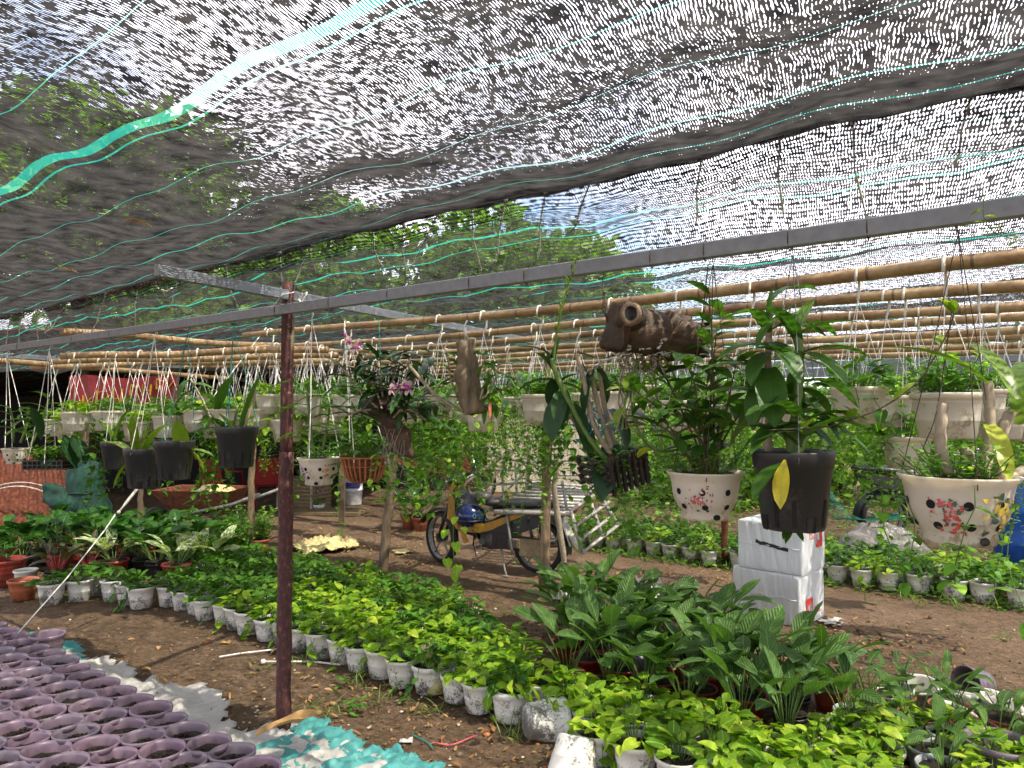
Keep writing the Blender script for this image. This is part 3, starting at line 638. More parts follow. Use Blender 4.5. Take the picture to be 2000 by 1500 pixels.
# foliage builders (origin at soil level centre)
def pothos(mb, n, rad, hgt, z0, seed, L=(.05, .085), trail=0, tint=(0, 1), out=1.15, stems=True):
    rr = random.Random(seed)
    for i in range(n):
        q = rr.uniform(0, 2*PI); k = rr.random()**.55; r_ = rad*out*k; z = z0+hgt*(1-.75*k*k)*rr.uniform(.55, 1.05)
        p = (r_*math.cos(q), r_*math.sin(q), z); l_ = rr.uniform(*L); az = q+rr.uniform(-.9, .9); el = rr.uniform(-.35, .75)
        mb.blade(p, az, el, l_, l_*rr.uniform(.68, .85), HEART, bend=rr.uniform(.2, .8), fold=rr.uniform(.05, .4), roll=rr.uniform(-.5, .5), notch=.14, tint=rr.uniform(*tint), wave=.02)
        if stems: b = (p[0]*.3, p[1]*.3, z0-.01); mb.stem([b, ((b[0]+p[0])*.55, (b[1]+p[1])*.55, z0+(z-z0)*.7), p], .0016, 3)
    for i in range(trail):
        q = rr.uniform(0, 2*PI); r_ = rad; pts = [Vector((0, 0, z0))]; p = Vector((rad*math.cos(q), rad*math.sin(q), z0+.02)); pts.append(p)
        for k in range(rr.randint(2, 6)):
            p = p+Vector((math.cos(q)*.015+rr.uniform(-.02, .02), math.sin(q)*.015+rr.uniform(-.02, .02), -.045)); pts.append(p)
            l_ = rr.uniform(*L); mb.blade(p, q+rr.uniform(-1.3, 1.3), rr.uniform(-.9, .2), l_, l_*.75, HEART, .4, .2, notch=.14, tint=rr.uniform(*tint))
        mb.stem(pts, .0018, 4)
def vines(mb, n, rad, z0, length, seed, leaf=.03, step=.03, tint=(0, 1), leafprof=OVATE):
    rr = random.Random(seed)
    for i in range(n):
        q = rr.uniform(0, 2*PI); p = Vector((rad*math.cos(q), rad*math.sin(q), z0)); pts = [Vector((p.x*.5, p.y*.5, z0+.01)), p.copy()]; w_ = rr.uniform(0, 6); Lg = rr.uniform(.35, 1)*length; k = 0
        while z0-p.z < Lg:
            p = p+Vector((.010*math.sin(w_+k*.5)+rr.uniform(-.008, .008), .010*math.cos(w_+k*.7)+rr.uniform(-.008, .008), -step)); pts.append(p.copy()); k += 1
            for _ in range(2 if rr.random() < .55 else 1):
                l_ = leaf*rr.uniform(.6, 1.35); mb.blade(p, rr.uniform(0, 2*PI), rr.uniform(-.8, .4), l_, l_*.72, leafprof, .4, .2, tint=rr.uniform(*tint))
        mb.stem(pts, .0012, 3)
def herb(mb, n, rad, z0, h, seed, leaf=.03, tint=(0, 1), spread=1.25):
    rr = random.Random(seed)
    for i in range(n):
        q = rr.uniform(0, 2*PI); k = rr.random()**.6*rad; p = Vector((k*math.cos(q)*.7, k*math.sin(q)*.7, z0)); e = Vector((k*math.cos(q)*spread, k*math.sin(q)*spread, z0+h*rr.uniform(.45, 1)))
        pts = [p.lerp(e, j/4)+Vector((rr.uniform(-.008, .008), rr.uniform(-.008, .008), 0)) for j in range(5)]
        mb.stem(pts, .0014, 3)
        for p_ in pts[1:]:
            for _ in range(2):
                l_ = leaf*rr.uniform(.7, 1.4); mb.blade(p_, rr.uniform(0, 2*PI), rr.uniform(-.2, .8), l_, l_*.55, OVATE, .4, .2, tint=rr.uniform(*tint))
def lily(mb, n, z0, H, L, W, seed, rad=.05, tint=(0, .85), prof=LANCE, bend=(.5, 1.3), lean=.55):
    rr = random.Random(seed)
    for i in range(n):
        q = rr.uniform(0, 2*PI); k = i/n; h = H*rr.uniform(.55, 1.05)*(1-.3*k); ln = lean*rr.uniform(.35, 1.1)
        b = Vector((rad*.5*math.cos(q), rad*.5*math.sin(q), z0)); e = b+Vector((math.cos(q)*h*ln, math.sin(q)*h*ln, h*math.cos(ln*.8)))
        m_ = b.lerp(e, .5)+Vector((-math.cos(q), -math.sin(q), 0))*h*.06; mb.stem([b, m_, e], [.0038, .003, .0024], 5)
        l_ = L*rr.uniform(.7, 1.12); mb.blade(e, q+rr.uniform(-.5, .5), rr.uniform(.35, 1.25), l_, W*l_/L*rr.uniform(.85, 1.15), prof, bend=rr.uniform(*bend), fold=rr.uniform(.12, .4), roll=rr.uniform(-.5, .5), tint=rr.uniform(*tint), wave=.03)
def cane_leaves(mb, pts, L, W, n, seed, k0=.15, k1=1., prof=STRAP, bend=(.6, 1.4), el=(.2, .9), tint=(0, .8), azm=None):
    rr = random.Random(seed); pts = [Vector(p) for p in pts]; a0 = rr.uniform(0, PI) if azm is None else azm
    for i in range(n):
        k = k0+(k1-k0)*i/max(1, n-1); x = k*(len(pts)-1); j = min(int(x), len(pts)-2); p = pts[j].lerp(pts[j+1], x-j)
        l_ = L*rr.uniform(.75, 1.1); mb.blade(p, a0+(i % 2)*PI+rr.uniform(-.5, .5), rr.uniform(*el), l_, W*rr.uniform(.85, 1.15), prof, bend=rr.uniform(*bend), fold=.3, roll=rr.uniform(-.3, .3), tint=rr.uniform(*tint))
def cane(mb, pts, r0, r1, mat, n=8, seg=.035):
    pts = [Vector(p) for p in pts]; out = []; rs = []; tot = sum((pts[i+1]-pts[i]).length for i in range(len(pts)-1)); m_ = max(6, int(tot/seg*2))
    for i in range(m_+1):
        x = i/m_*(len(pts)-1); j = min(int(x), len(pts)-2); p0, p1 = pts[max(j-1, 0)], pts[j]; p2, p3 = pts[j+1], pts[min(j+2, len(pts)-1)]; f = x-j
        out.append(.5*((2*p1)+(p2-p0)*f+(2*p0-5*p1+4*p2-p3)*f*f+(3*p1-p0-3*p2+p3)*f**3)); rs.append((r0+(r1-r0)*i/m_)*(1.14 if i % 2 == 0 else .93))
    mb.tube(out, rs, n, mat)
def spline(pts, m_=14):
    pts = [Vector(p) for p in pts]; out = []
    for i in range(m_+1):
        x = i/m_*(len(pts)-1); j = min(int(x), len(pts)-2); p0, p1 = pts[max(j-1, 0)], pts[j]; p2, p3 = pts[j+1], pts[min(j+2, len(pts)-1)]; f = x-j
        out.append(.5*((2*p1)+(p2-p0)*f+(2*p0-5*p1+4*p2-p3)*f*f+(3*p1-p0-3*p2+p3)*f**3))
    return out
LM = lambda a, b='greenstem': [M[a], M[b]]
# --- ground pothos in mouldy white pots
FOL = []
for k in range(7):
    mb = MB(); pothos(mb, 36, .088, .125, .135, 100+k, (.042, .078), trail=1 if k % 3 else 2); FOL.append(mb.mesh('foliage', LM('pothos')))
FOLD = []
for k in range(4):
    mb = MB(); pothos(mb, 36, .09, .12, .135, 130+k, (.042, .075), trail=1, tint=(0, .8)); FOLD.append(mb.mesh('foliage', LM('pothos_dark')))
LIL = []
for k in range(7):
    mb = MB(); lily(mb, 13, .12, .30, .22, .09, 150+k, tint=(0, .9), lean=.5, bend=(.2, .9)); LIL.append(mb.mesh('foliage', LM('lily')))
LILS = []
for k in range(4):
    mb = MB(); lily(mb, 8, .12, .20, .15, .052, 170+k, tint=(.4, 1)); LILS.append(mb.mesh('foliage', LM('lily')))
SOIL = [soil_mb(.086, .133, seed=k).mesh('soil', M['soil']) for k in range(3)]
def potted(name, label, cat, pos, potmesh, fol, group=None, soil=None, rz=None, sc=1., tilt=None):
    o = thing(name, label, cat, pos, ra(0, 6.28) if rz is None else rz, group, sc)
    if tilt: o.rotation_euler = tilt
    link('pot', potmesh, o)
    if fol: link('foliage', fol, o)
    link('soil', soil or random.choice(SOIL), o); return o
WP = pot_mesh('white', 'pot', 'white_pot', .098, .070, .158, lip=.02)
WP2 = pot_mesh('white2', 'pot', 'white_pot', .094, .068, .150, lip=.026, bands=(.3, .6))
# pothos bed: rows parallel to the poles
rows = []
for r_ in range(7):
    t = 2.98+.195*r_; s0 = -6.0-.35*r_; s1 = (-2.38, -2.42, -2.62, -2.95, -3.25, -3.6, -3.9)[r_]
    if r_ == 0: s0 = -5.85
    n = int((s1-s0)/.192); rows.append((t, s0, s1, n))
for r_, (t, s0, s1, n) in enumerate(rows):
    rn = ORD[r_] if r_ < 6 else 'back'
    for k in range(n+1):
        s = s1-(n-k)*.192+(.09 if r_ % 2 else 0)+ra(-.014, .014); v = ST(s, t+ra(-.02, .02))
        if s < -6.2 and t < 3.6 and r_ < 3: continue
        px = PX(v)
        if px < -60: continue
        dirty = r_ == 0
        left = s < -5.0 or random.random() < .2
        lab = f'white pot of pothos, {ORD[min(n-k, 34)]} from right, {"front" if r_ == 0 else rn} row of the long bed'
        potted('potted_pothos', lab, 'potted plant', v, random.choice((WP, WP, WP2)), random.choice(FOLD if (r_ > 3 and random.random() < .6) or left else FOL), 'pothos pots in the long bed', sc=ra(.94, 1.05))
# strays at the left end of the bed
for (px, py, lab, fk) in ((100, 1178, 'mouldy white pot of pothos at the left end, crossed by the guy wire', 1), (155, 1170, 'cream pot of pothos just right of the guy wire', 2), (195, 1158, 'blackened pot behind the front row at its left end', 3), (222, 1170, 'mould-black pot of pothos, second of the three blackened pots', 0), (252, 1178, 'mould-black pot of pothos, rightmost of the three blackened pots', 2), (275, 1185, 'dark stained pot leaning on the front row of the bed', 1)):
    potted('potted_pothos', lab, 'potted plant', G(px, py+2), WP, FOLD[fk], 'pothos pots in the long bed', sc=1.08)
# front right pothos block and peace lilies
RP = pot_mesh('red', 'pot', 'red_pot', .098, .07, .135, lip=.018, bands=(.3, .5, .7)); GP = pot_mesh('greyp', 'pot', 'grey_pot', .10, .075, .15); OP = pot_mesh('orange', 'pot', 'orange_pot', .098, .07, .135, bands=(.5,)); BKP = pot_mesh('blk', 'pot', 'black_pot', .09, .065, .12)
fr_ = [(1003, 1405, 'WP', 'lone white pot of pothos ending the front row, nearest the fallen pots'), (985, 1348, 'WP', 'white pot of pothos just behind the lone front pot'),
       (1105, 1415, 'WP', 'white pot of pothos behind the two fallen pots')]
for px, py, pk, lab in fr_: potted('potted_pothos', lab, 'potted plant', G(px, py), WP, random.choice(FOL), 'pothos pots at the front right')
q = 0
for r_, (t, s0, s1) in enumerate(((2.50, -.78, -.3), (2.68, -1.0, -.1), (2.86, -1.78, .0), (3.05, -2.02, .15), (3.24, -2.15, -.62))):
    n = int((s1-s0)/.20)
    for k in range(n+1):
        s = s0+k*.2+(.1 if r_ % 2 else 0)+ra(-.015, .015); v = ST(s, t+ra(-.02, .02))
        if PX(v) > 2120: continue
        grey = (r_ >= 3 and random.random() < .45)
        lab = f'{"grey" if grey else "white"} pot of lime pothos, {ORD[k]} from left, {["bottom", "second", "third", "fourth", "fifth"][r_]} row at front right'
        potted('potted_pothos', lab, 'potted plant', v, GP if grey else random.choice((WP, WP2)), random.choice(FOL), 'pothos pots at the front right', sc=ra(.97, 1.06))
for r_, (t, s0, s1) in enumerate(((3.42, -2.30, -.95), (3.66, -2.45, -1.0), (3.90, -2.65, -1.05), (4.14, -2.9, -1.25), (4.36, -3.0, -1.6))):
    n = int((s1-s0)/.235)
    for k in range(n+1):
        s = s0+k*.235+(.1 if r_ % 2 else 0)+ra(-.02, .02); v = ST(s, t+ra(-.03, .03))
        u_ = random.random(); pk, pn = (RP, 'red') if u_ < .62 else ((GP, 'grey') if u_ < .85 else (BKP, 'black'))
        potted('potted_lily', f'broad dark-leaved plant in a {pn} pot, {ORD[k]} from left, {["front", "second", "third", "fourth", "back"][r_]} row', 'potted plant', v, pk, random.choice(LIL), 'dark broad-leaved plants in pots', sc=ra(.9, 1.1))
for k, (s, t) in enumerate(((-.92, 4.0), (-.70, 3.98), (-.48, 4.02), (-.26, 3.98), (-.84, 4.2), (-.60, 4.2), (-.38, 4.2), (-.16, 4.16), (-.06, 3.96))):
    potted('potted_lily', f'small pale-leaved plant in an orange pot at lower right, {ORD[k]} from the left', 'potted plant', ST(s, t), OP, LILS[k % 4], 'small plants in orange pots', sc=1.)
for r_, (t, s0, n_) in enumerate(((3.44, -.93, 4), (3.62, -.90, 4), (3.80, -.95, 5))):
    for k in range(n_):
        lilyish = (r_+k) % 3 == 2; v = ST(s0+.2*k+(.1 if r_ % 2 else 0)+ra(-.02, .02), t+ra(-.02, .02))
        if PX(v) > 2100: continue
        potted('potted_pothos', f'white pot of mixed pothos in the lower right corner, {ORD[k]} from left, {ORD[r_]} row', 'potted plant', v, GP if lilyish else WP, LILS[k % 4] if lilyish else random.choice(FOL), 'pots in the lower right corner', sc=1.)
# fallen and empty pots
def empty_pot(name, label, px, py, mesh, rot=(0, 0, 0), dz=0., sc=1., group=None, soil=None):
    o = thing(name, label, 'plant pot', G(px, py)+Vector((0, 0, dz)), 0, group, sc); o.rotation_euler = rot
    link('pot', mesh, o)
    if soil: link('soil', soil, o)
    return o
deep = pot_mesh('whitedeep', 'pot', 'white_pot', .104, .073, .165, depth=.15)
fe = empty_pot('fallen_pot', 'white pot lying on its side with pothos spilling out of its mouth', 1030, 1445, deep, (0, R(97), R(20)), .09, 1.1)
link('foliage', FOL[3], fe)
empty_pot('fallen_pot', 'stained white pot tipped upside down in front of the pothos', 1128, 1505, deep, (R(158), R(12), 0), .15, 1.15)
LP = pot_mesh('lilac', 'pot', 'lilac_pot', .092, .066, .15, lip=.022, depth=.045, bands=(.62,)); LPD = pot_mesh('lilacdeep', 'pot', 'lilac_pot', .092, .068, .15, lip=.018, depth=.145, bands=(.62,))
empty_pot('lilac_pot', 'empty lilac pot lying on its side on bare earth at right', 1925, 1362, LPD, (0, R(-82), R(20)), .075, 1.0)
empty_pot('lilac_pot', 'empty lilac pot standing above the others behind their back row', 92, 1290, LPD, (0, 0, 0), .0, 1.12)
empty_pot('lilac_pot', 'large lilac pot in the bottom right corner', 1955, 1555, LPD, (0, 0, 0), 0, 1.5)
for k, (px, py, r) in enumerate(((1760, 1395, (0, R(-14), 0)), (1800, 1378, (R(8), R(-10), 0)), (1850, 1435, (R(5), R(12), 0)), (1872, 1405, (R(-12), R(6), 0)), (1935, 1410, (R(14), R(14), 0)))):
    empty_pot('empty_white_pot', f'empty white pot near the lying lilac pot, {ORD[k]} discarded one from the left', px, py+12, deep, r, 0, .95, 'discarded white pots')
# lilac pots grid
LS = [soil_mb(.079, .112, lump=.012, seed=20+k).mesh('soil', M['soil']) for k in range(4)]
mbs = []
for k in range(4):     # loose clods on top
    rr = random.Random(k+60); mb = soil_mb(.0785, .108, lump=.007, seed=k+30); ox, oy = rr.uniform(-.02, .02), rr.uniform(-.02, .02)
    for i in range(46):
        a, r__ = rr.uniform(0, 6.28), rr.random()**.7*.055; mb.ball((ox+r__*math.cos(a), oy+r__*math.sin(a), .111+.026*(1-r__/.055)*rr.random()), rr.uniform(.003, .010), 3)
    mbs.append(mb.mesh('soil', M['soil']))
for r_ in range(9):
    t = 1.73-.158*r_
    n = 0
    for k in range(24):
        s = -2.50-.178*k-(.09 if r_ % 2 else 0); v = ST(s+ra(-.006, .006), t+ra(-.006, .006))
        if v.y < 2.2 or PX(v) < -70 or PX(v) > 760: continue
        if 1.6-.0 > 0 and (HZ+F*(1.44)/v.y) > 1560: continue
        if s > -2.52 and r_ == 0: continue
        n += 1
        o = thing('lilac_pot', f'lilac pot with soil, {ORD[min(n-1, 34)]} from right, {ORD[r_]} row from the back', 'plant pot', v, ra(0, 6), 'lilac pots with soil', ra(.99, 1.05))
        o.rotation_euler.x = R(ra(-3, 3)); o.rotation_euler.y = R(ra(-3, 3))
        link('pot', LP, o); link('soil', random.choice(LS[:1]+mbs*2), o)
# far bed beyond the path
FAR = [f for f in FOLD]; 
for r_, (t, s0, s1) in enumerate(((7.1, -4.9, .95), (7.34, -5.0, 1.2), (7.58, -5.0, 1.3), (7.84, -5.0, 1.5))):
    n = int((s1-s0)/.23)
    for k in range(n+1):
        s = s0+k*.23+(.11 if r_ % 2 else 0)+ra(-.03, .03)
        if -3.42 < s < -3.38: continue
        potted('potted_pothos', f'greenish white pot of pothos beyond the path, {ORD[min(k, 34)]} from left, {["front", "second", "third", "back"][r_]} row', 'potted plant', ST(s, t+ra(-.04, .04)), WP, random.choice(FOLD+FOL[:2]), 'pothos pots beyond the path', sc=ra(.92, 1.08))
# left dark bed
SHD = []
for k in range(4):
    mb = MB(); lily(mb, 16, .12, .26, .15, .12, 200+k, prof=HEART, tint=(0, 1), lean=.8); SHD.append(mb.mesh('foliage', LM('shade_leaf')))
VAR = []
for k in range(3):
    mb = MB(); lily(mb, 17, .12, .17, .17, .072, 220+k, tint=(.2, 1), bend=(.3, .9), lean=.8); VAR.append(mb.mesh('foliage', LM('variegated')))
RED = []
for k in range(2):
    mb = MB(); lily(mb, 15, .12, .16, .18, .045, 230+k, tint=(.2, 1)); RED.append(mb.mesh('foliage', [M['redstem'], plain('red_stem', (.4, .07, .07))]))
def at(px, py): return G(px, py)
n = 0
for r_, Y in enumerate((6.7, 7.05, 7.4, 7.8, 8.2)):
    for k in range(10):
        x = -5.6+.32*k+(.15 if r_ % 2 else 0)+.12*r_; v = Vector((x+ra(-.04, .04), Y+.05*k+ra(-.05, .05), 0)); px = PX(v)
        if px < -40 or px > 395: continue
        if r_ < 1 and px > 60: continue
        n += 1
        potted('potted_shade_plant', f'dark heart-leaved plant, {ORD[k]} from left, {ORD[r_]} row of the shaded bed', 'potted plant', v, RP if k % 2 else BKP, random.choice(SHD), 'shaded plants in the left bed', sc=ra(1., 1.25))
for px, py, lab in ((345, 1140, 'large cream-mottled plant beside the pothos bed, the left one'), (408, 1128, 'large cream-mottled plant under the wheelbarrow, the right one'), (222, 1132, 'small cream-mottled plant behind the guy wire')):
    potted('variegated_plant', lab, 'potted plant', at(px, py), RP, VAR[px % 3], 'cream-mottled plants', sc=1.35)
for px, py, lab in ((112, 1150, 'dark plant with red stalks behind the leftmost pothos pot'), (172, 1140, 'dark plant with red stalks, the right one of the pair')):
    potted('red_stalk_plant', lab, 'potted plant', at(px, py), BKP, RED[px % 2], 'dark plants with red stalks', sc=1.2)
for px, py, lab in ((280, 1120, 'dense low shaded plant behind the mottled pair'), (305, 1128, 'low dense plant touching the left mottled plant'), (250, 1112, 'leggy green plant in the middle of the shaded bed')):
    potted('potted_shade_plant', lab, 'potted plant', at(px, py), BKP, random.choice(SHD), 'shaded plants in the left bed', sc=1.15)
for px, py, lab in ((455, 1105, 'terracotta pot with bushy small-leaved plant left of the thin stake'), (503, 1085, 'terracotta pot with grassy plant right of the thin stake'), (448, 1075, 'small-leaved plant in a red pot behind the mottled pair')):
    mb = MB(); herb(mb, 70, .12, .12, .26, px, .035, spread=1.4); potted('potted_bush', lab, 'potted plant', at(px, py), OP, mb.mesh('foliage', LM('herb')), 'terracotta pots by the thin stake', sc=1.3)
for px, py, lab in ((800, 1032, 'terracotta pot with broad round leaves left of the motorbike'), (822, 1036, 'second terracotta pot with broad leaves touching the motorbike wheel')):
    potted('potted_shade_plant', lab, 'potted plant', at(px, py), OP, SHD[px % 4], 'pots by the motorbike', sc=1.25)
# loose red and white pots at the far left
empty_pot('stacked_pot', 'brick red pot standing alone at the left edge', 12, 1142, RP, sc=1.7)
o = empty_pot('stacked_pot', 'small brown pot with a white rim left of the mouldy pothos pot', 45, 1170, OP, sc=1.2)
empty_pot('stacked_pot', 'white pot nested behind the small brown pot', 50, 1148, WP, sc=1.0)
# ------------------------------------------------------------------ hanging planters on the bamboo poles
RZU = math.atan2(UY, UX)
def hanger(H, rr_, rim, n=3, sag=0.):
    """hook over the pole (axis = local x) with strings to the rim; H = height of the pole centre"""
    mb = MB(); r = .028
    pts = [Vector((0, 0, H-.10)), Vector((0, r*.9, H-.06)), Vector((0, r, H)), Vector((0, r*.7, H+r*.75)), Vector((0, 0, H+r)), Vector((0, -r*.7, H+r*.75)), Vector((0, -r, H)), Vector((0, -r*1.1, H-.028))]
    mb.tube(pts, .0058, 6, mat=0)
    for k in range(n):
        q = 2*PI*k/n+.5; mb.tube([(0, 0, H-.10), (rr_*.5*math.cos(q), rr_*.5*math.sin(q), (H-.10+rim)/2), (rr_*math.cos(q), rr_*math.sin(q), rim-.008)], .0017, 4, mat=1)
        mb.ball((rr_*math.cos(q), rr_*math.sin(q), rim-.004), .006, 4, mat=0)
    return mb
HP = pot_mesh('hang', 'pot', 'hang_pot', .108, .082, .145, lip=.02, depth=.02, th=.003, bands=(.38, .78))
HS = soil_mb(.096, .118).mesh('soil', M['soil'])
HANG = {H: hanger(H, .103, .145).mesh('hanger', [M['hook'], M['white_string']]) for H in (.56, .60, .65, .80)}
HF = {}
def hf(key, fn, m): mb = MB(); fn(mb); HF.setdefault(key, []).append(mb.mesh('foliage', m))
for k in range(4): hf('herb', lambda mb: herb(mb, 46, .10, .12, .15, 300+k, .034, spread=1.25), LM('herb'))
for k in range(3): hf('pothos', lambda mb: pothos(mb, 34, .10, .12, .12, 320+k, (.04, .07), trail=3), LM('pothos'))
for k in range(3): hf('dark', lambda mb: pothos(mb, 36, .11, .14, .12, 330+k, (.045, .075), trail=4, tint=(0, .8)), LM('pothos_dark'))
for k in range(4): hf('trail', lambda mb: (herb(mb, 24, .10, .12, .12, 340+k, .034), vines(mb, 14, .105, .14, .75, 345+k, .034, .034)), LM('vine'))
for k in range(3): hf('long', lambda mb: (herb(mb, 20, .10, .12, .10, 350+k, .034), vines(mb, 16, .11, .14, .88, 355+k, .036, .036)), LM('vine'))
for k in range(2): hf('darktrail', lambda mb: (pothos(mb, 26, .10, .12, .12, 360+k, (.04, .07)), vines(mb, 12, .11, .14, .7, 365+k, .055, .05, (0, .9), HEART)), LM('pothos_dark'))
def hang_at(i, px, key, H=.60, sc=1., lab=None, twist=0.):
    t, s0, s1, f = POLE[i]; Y = Yt(px, t); s = to_st(((px-1000)/F*Y, Y))[0]; p = f(s); p.z -= H*sc
    o = thing('hanging_planter', lab, 'hanging plant', p, RZU+twist, 'cream pots hung from the bamboo poles', sc)
    link('pot', HP, o); link('soil', HS, o); link('hanger', HANG[H], o)
    fo = random.choice(HF[key]); c = link('foliage', fo, o); c.rotation_euler.z = ra(0, 6.28); return o
kname = {'herb': 'fine-leaved herb', 'pothos': 'lime pothos', 'dark': 'dark pothos', 'trail': 'trailing small-leaved vine', 'long': 'long trailing vine', 'darktrail': 'dark trailing pothos'}
front = [(1850, 'herb', .56, 1.1, 'large cream pot of grassy herb at right, above the widest spotted bowl'), (1678, 'dark', .60, .94, 'cream pot of glossy leaves hung just right of the large black pot'), (1468, 'herb', .60, .95, 'cream pot half hidden behind the black pot plant'),
         (1322, 'herb', .65, .92, 'cream pot hung behind the log vine'), (1188, 'herb', .60, .92, 'cream pot between the flower spike orchid and the log'), (1047, 'herb', .60, .94, 'cream pot of ferny herb directly before the peeled stake'),
         (936, 'pothos', .65, .96, 'cream pot just below the mossy stump'), (850, 'darktrail', .60, .94, 'cream pot left of the mossy stump behind the orchid clump'), (676, 'herb', .60, .95, 'cream pot between the post orchid and the flowering clump'),
         (600, 'dark', .60, .95, 'cream pot just right of the rusty post'), (530, 'pothos', .60, .95, 'cream pot just left of the rusty post')]
for px, k, H, sc, lab in front: hang_at(0, px, k, H, sc, lab)
for i in range(1, len(POLE)):
    t, s0, s1, f = POLE[i]; s = s1-.2-ra(0, .3); n = 0
    while s > s0+.05:
        v = ST(s, t); px = PX(v)
        if -60 < px < 2080:
            n += 1
            pr = random.random()
            if 470 < px < 570 or 780 < px < 1060: key = 'long' if pr < .45 and i > 1 else ('trail' if pr < .8 else 'pothos')
            elif 1200 < px < 1480: key = 'long' if pr < .35 and i > 2 else ('trail' if pr < .6 else 'herb')
            elif px > 1600: key = 'long' if pr < .22 and i > 1 else ('trail' if pr < .55 else ('herb' if pr < .8 else 'dark'))
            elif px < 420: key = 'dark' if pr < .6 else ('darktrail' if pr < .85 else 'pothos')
            else: key = random.choice(('herb', 'pothos', 'dark', 'darktrail'))
            side = 'left' if px < 560 else ('middle' if px < 1250 else 'right')
            hang_at(i, px, key, random.choice((.56, .60, .65)), ra(.86, 1.02) if random.random() < .8 else 1.1, f'cream pot of {kname[key]}, {ORD[min(n-1, 34)]} from right on the {ORD[i]} bamboo pole', ra(-.3, .3))
        s -= ra(.33, .46) if i < 4 else ra(.40, .56) if i < 6 else ra(.5, .75)
hang_at(1, 1772, 'dark', .80, .98, 'cream pot hung lower than its neighbours, left of the widest spotted bowl')
for a, b, nm in LEFTP:
    n = 0; px = PX(b)-12
    while px > PX(a)+8:
        k = 0; lo, hi = 0., 1.
        for _ in range(20):
            k = (lo+hi)/2; (lo, hi) = (k, hi) if PX(a.lerp(b, k)) < px else (lo, k)
        p = a.lerp(b, k); H = random.choice((.56, .56, .60)); sc_ = ra(.96, 1.08); p.z -= H*sc_; n += 1; key = random.choice(('dark', 'dark', 'darktrail', 'pothos'))
        o = thing('hanging_planter', f'cream pot of {kname[key]}, {ORD[n-1]} from right on the {nm} left-bay pole', 'hanging plant', p, ra(-.3, .1), 'cream pots hung from the bamboo poles', sc_)
        link('pot', HP, o); link('soil', HS, o); link('hanger', HANG[H], o); link('foliage', random.choice(HF[key]), o).rotation_euler.z = ra(0, 6)
        px -= ra(48, 66)
# loose bundles of spare pot strings on the poles
mb = MB()
# ------------------------------------------------------------------ spotted orchid bowls and slotted pots
BOWL = [(0, .002), (.070, 0), (.074, .008), (.072, .024), (.082, .034), (.094, .058), (.1, .085), (.102, .105), (.1035, .112), (.108, .128), (.118, .140), (.119, .144), (.114, .145), (.104, .132), (.098, .110)]
def prof_r(prof, z):
    for (r0, z0), (r1, z1) in zip(prof[1:12], prof[2:13]):
        if z0 <= z <= z1 and z1 > z0: return r0+(r1-r0)*(z-z0)/(z1-z0)
    return prof[8][0]
def patch(mb, prof, q0, z0, a, b, mat=0, n=12, off=.0012, tint=.5, irr=0, seed=0):
    rr = random.Random(seed); V = []
    for ring, k_ in enumerate((0, .5, 1)):
        for k in range(1 if ring == 0 else n):
            th = 2*PI*k/n; w_ = k_*(1+(rr.uniform(-irr, irr) if irr else 0)); z = z0+b*w_*math.sin(th); r = prof_r(prof, z)+off; q = q0+a*w_*math.cos(th)/r
            V.append((r*math.cos(q), r*math.sin(q), z))
    Fc = [(0, 1+k, 1+(k+1) % n) for k in range(n)]+[(1+k, 1+n+k, 1+n+(k+1) % n, 1+(k+1) % n) for k in range(n)]
    mb.add(V, Fc, mat=mat, tint=tint)
def print_flower(mb, prof, q, z, sc, mats, seed):
    rr = random.Random(seed)
    for i in range(34):
        dq = rr.gauss(0, .011)*sc; dz = rr.gauss(0, .014)*sc; zz = min(max(z+dz, .03), .108); patch(mb, prof, q+dq/.1, zz, rr.uniform(.0015, .0045)*sc, rr.uniform(.0015, .0045)*sc, mat=rr.choice(mats), n=7, off=.0022+i*.00002, irr=.5, seed=seed+i)
def bowl(name, label, pos, sc, face, prints, cat='hanging plant', holes=8):
    o = thing(name, label, cat, pos, 0, 'spotted bowls hung from the steel beam', sc)
    mb = MB(); mb.lathe(BOWL, 36); mb.build('bowl', M['hang_pot'], o)
    mb = MB()
    for k in range(holes):
        q = face+2*PI*(k+.5)/holes
        patch(mb, BOWL, q, .088, .0098, .0098, n=14); patch(mb, BOWL, q+.08, .043, .0095, .0085, n=14)
    patch(mb, BOWL, face+.15, .012, .012, .009, n=10, off=.002)
    tag(mb.build('drain_holes', M['hole'], o), kind='stuff')
    for dq, z, s_, mats, sd in prints: mb = MB(); print_flower(mb, BOWL, face+dq, z, s_, mats, sd); mb.build('flower_print', [M['decal_pink'], M['decal_red'], M['decal_yellow'], M['decal_purple'], M['decal_green'], M['hang_pot']], o)
    soil_mb(.103, .128, 18, .012, 5).build('coir', M['coir'], o)
    return o
def wires(o, top, rim=.14, r=.112, n=3, mat='wire', q0=.3, name='hanging_wire', th=.0014):
    sc = o.scale[0]; T = (Vector(top)-o.location)/sc; mb = MB()
    for k in range(n):
        q = q0+2*PI*k/n; a = Vector((r*math.cos(q), r*math.sin(q), rim))
        mb.tube([a-Vector((0, 0, .018)), a, T.lerp(a, .5)+Vector((.004, 0, 0)), T.lerp(a, .1), T], th/sc, 4)
    mb.tube([T, T+Vector((0, .02, .04)), T+Vector((0, .04, .02))], th/sc*1.3, 4); mb.build(name, M[mat], o)
def beam_pt(px, t=2.15, z=2.03): Y = Yt(px, t); return Vector(((px-1000)/F*Y, Y, z))
def at_px(px, py, Y): return P(px, py, Y)
FC = -PI/2
def loc_base(px, pyb, Y): v = P(px, pyb, Y); return v
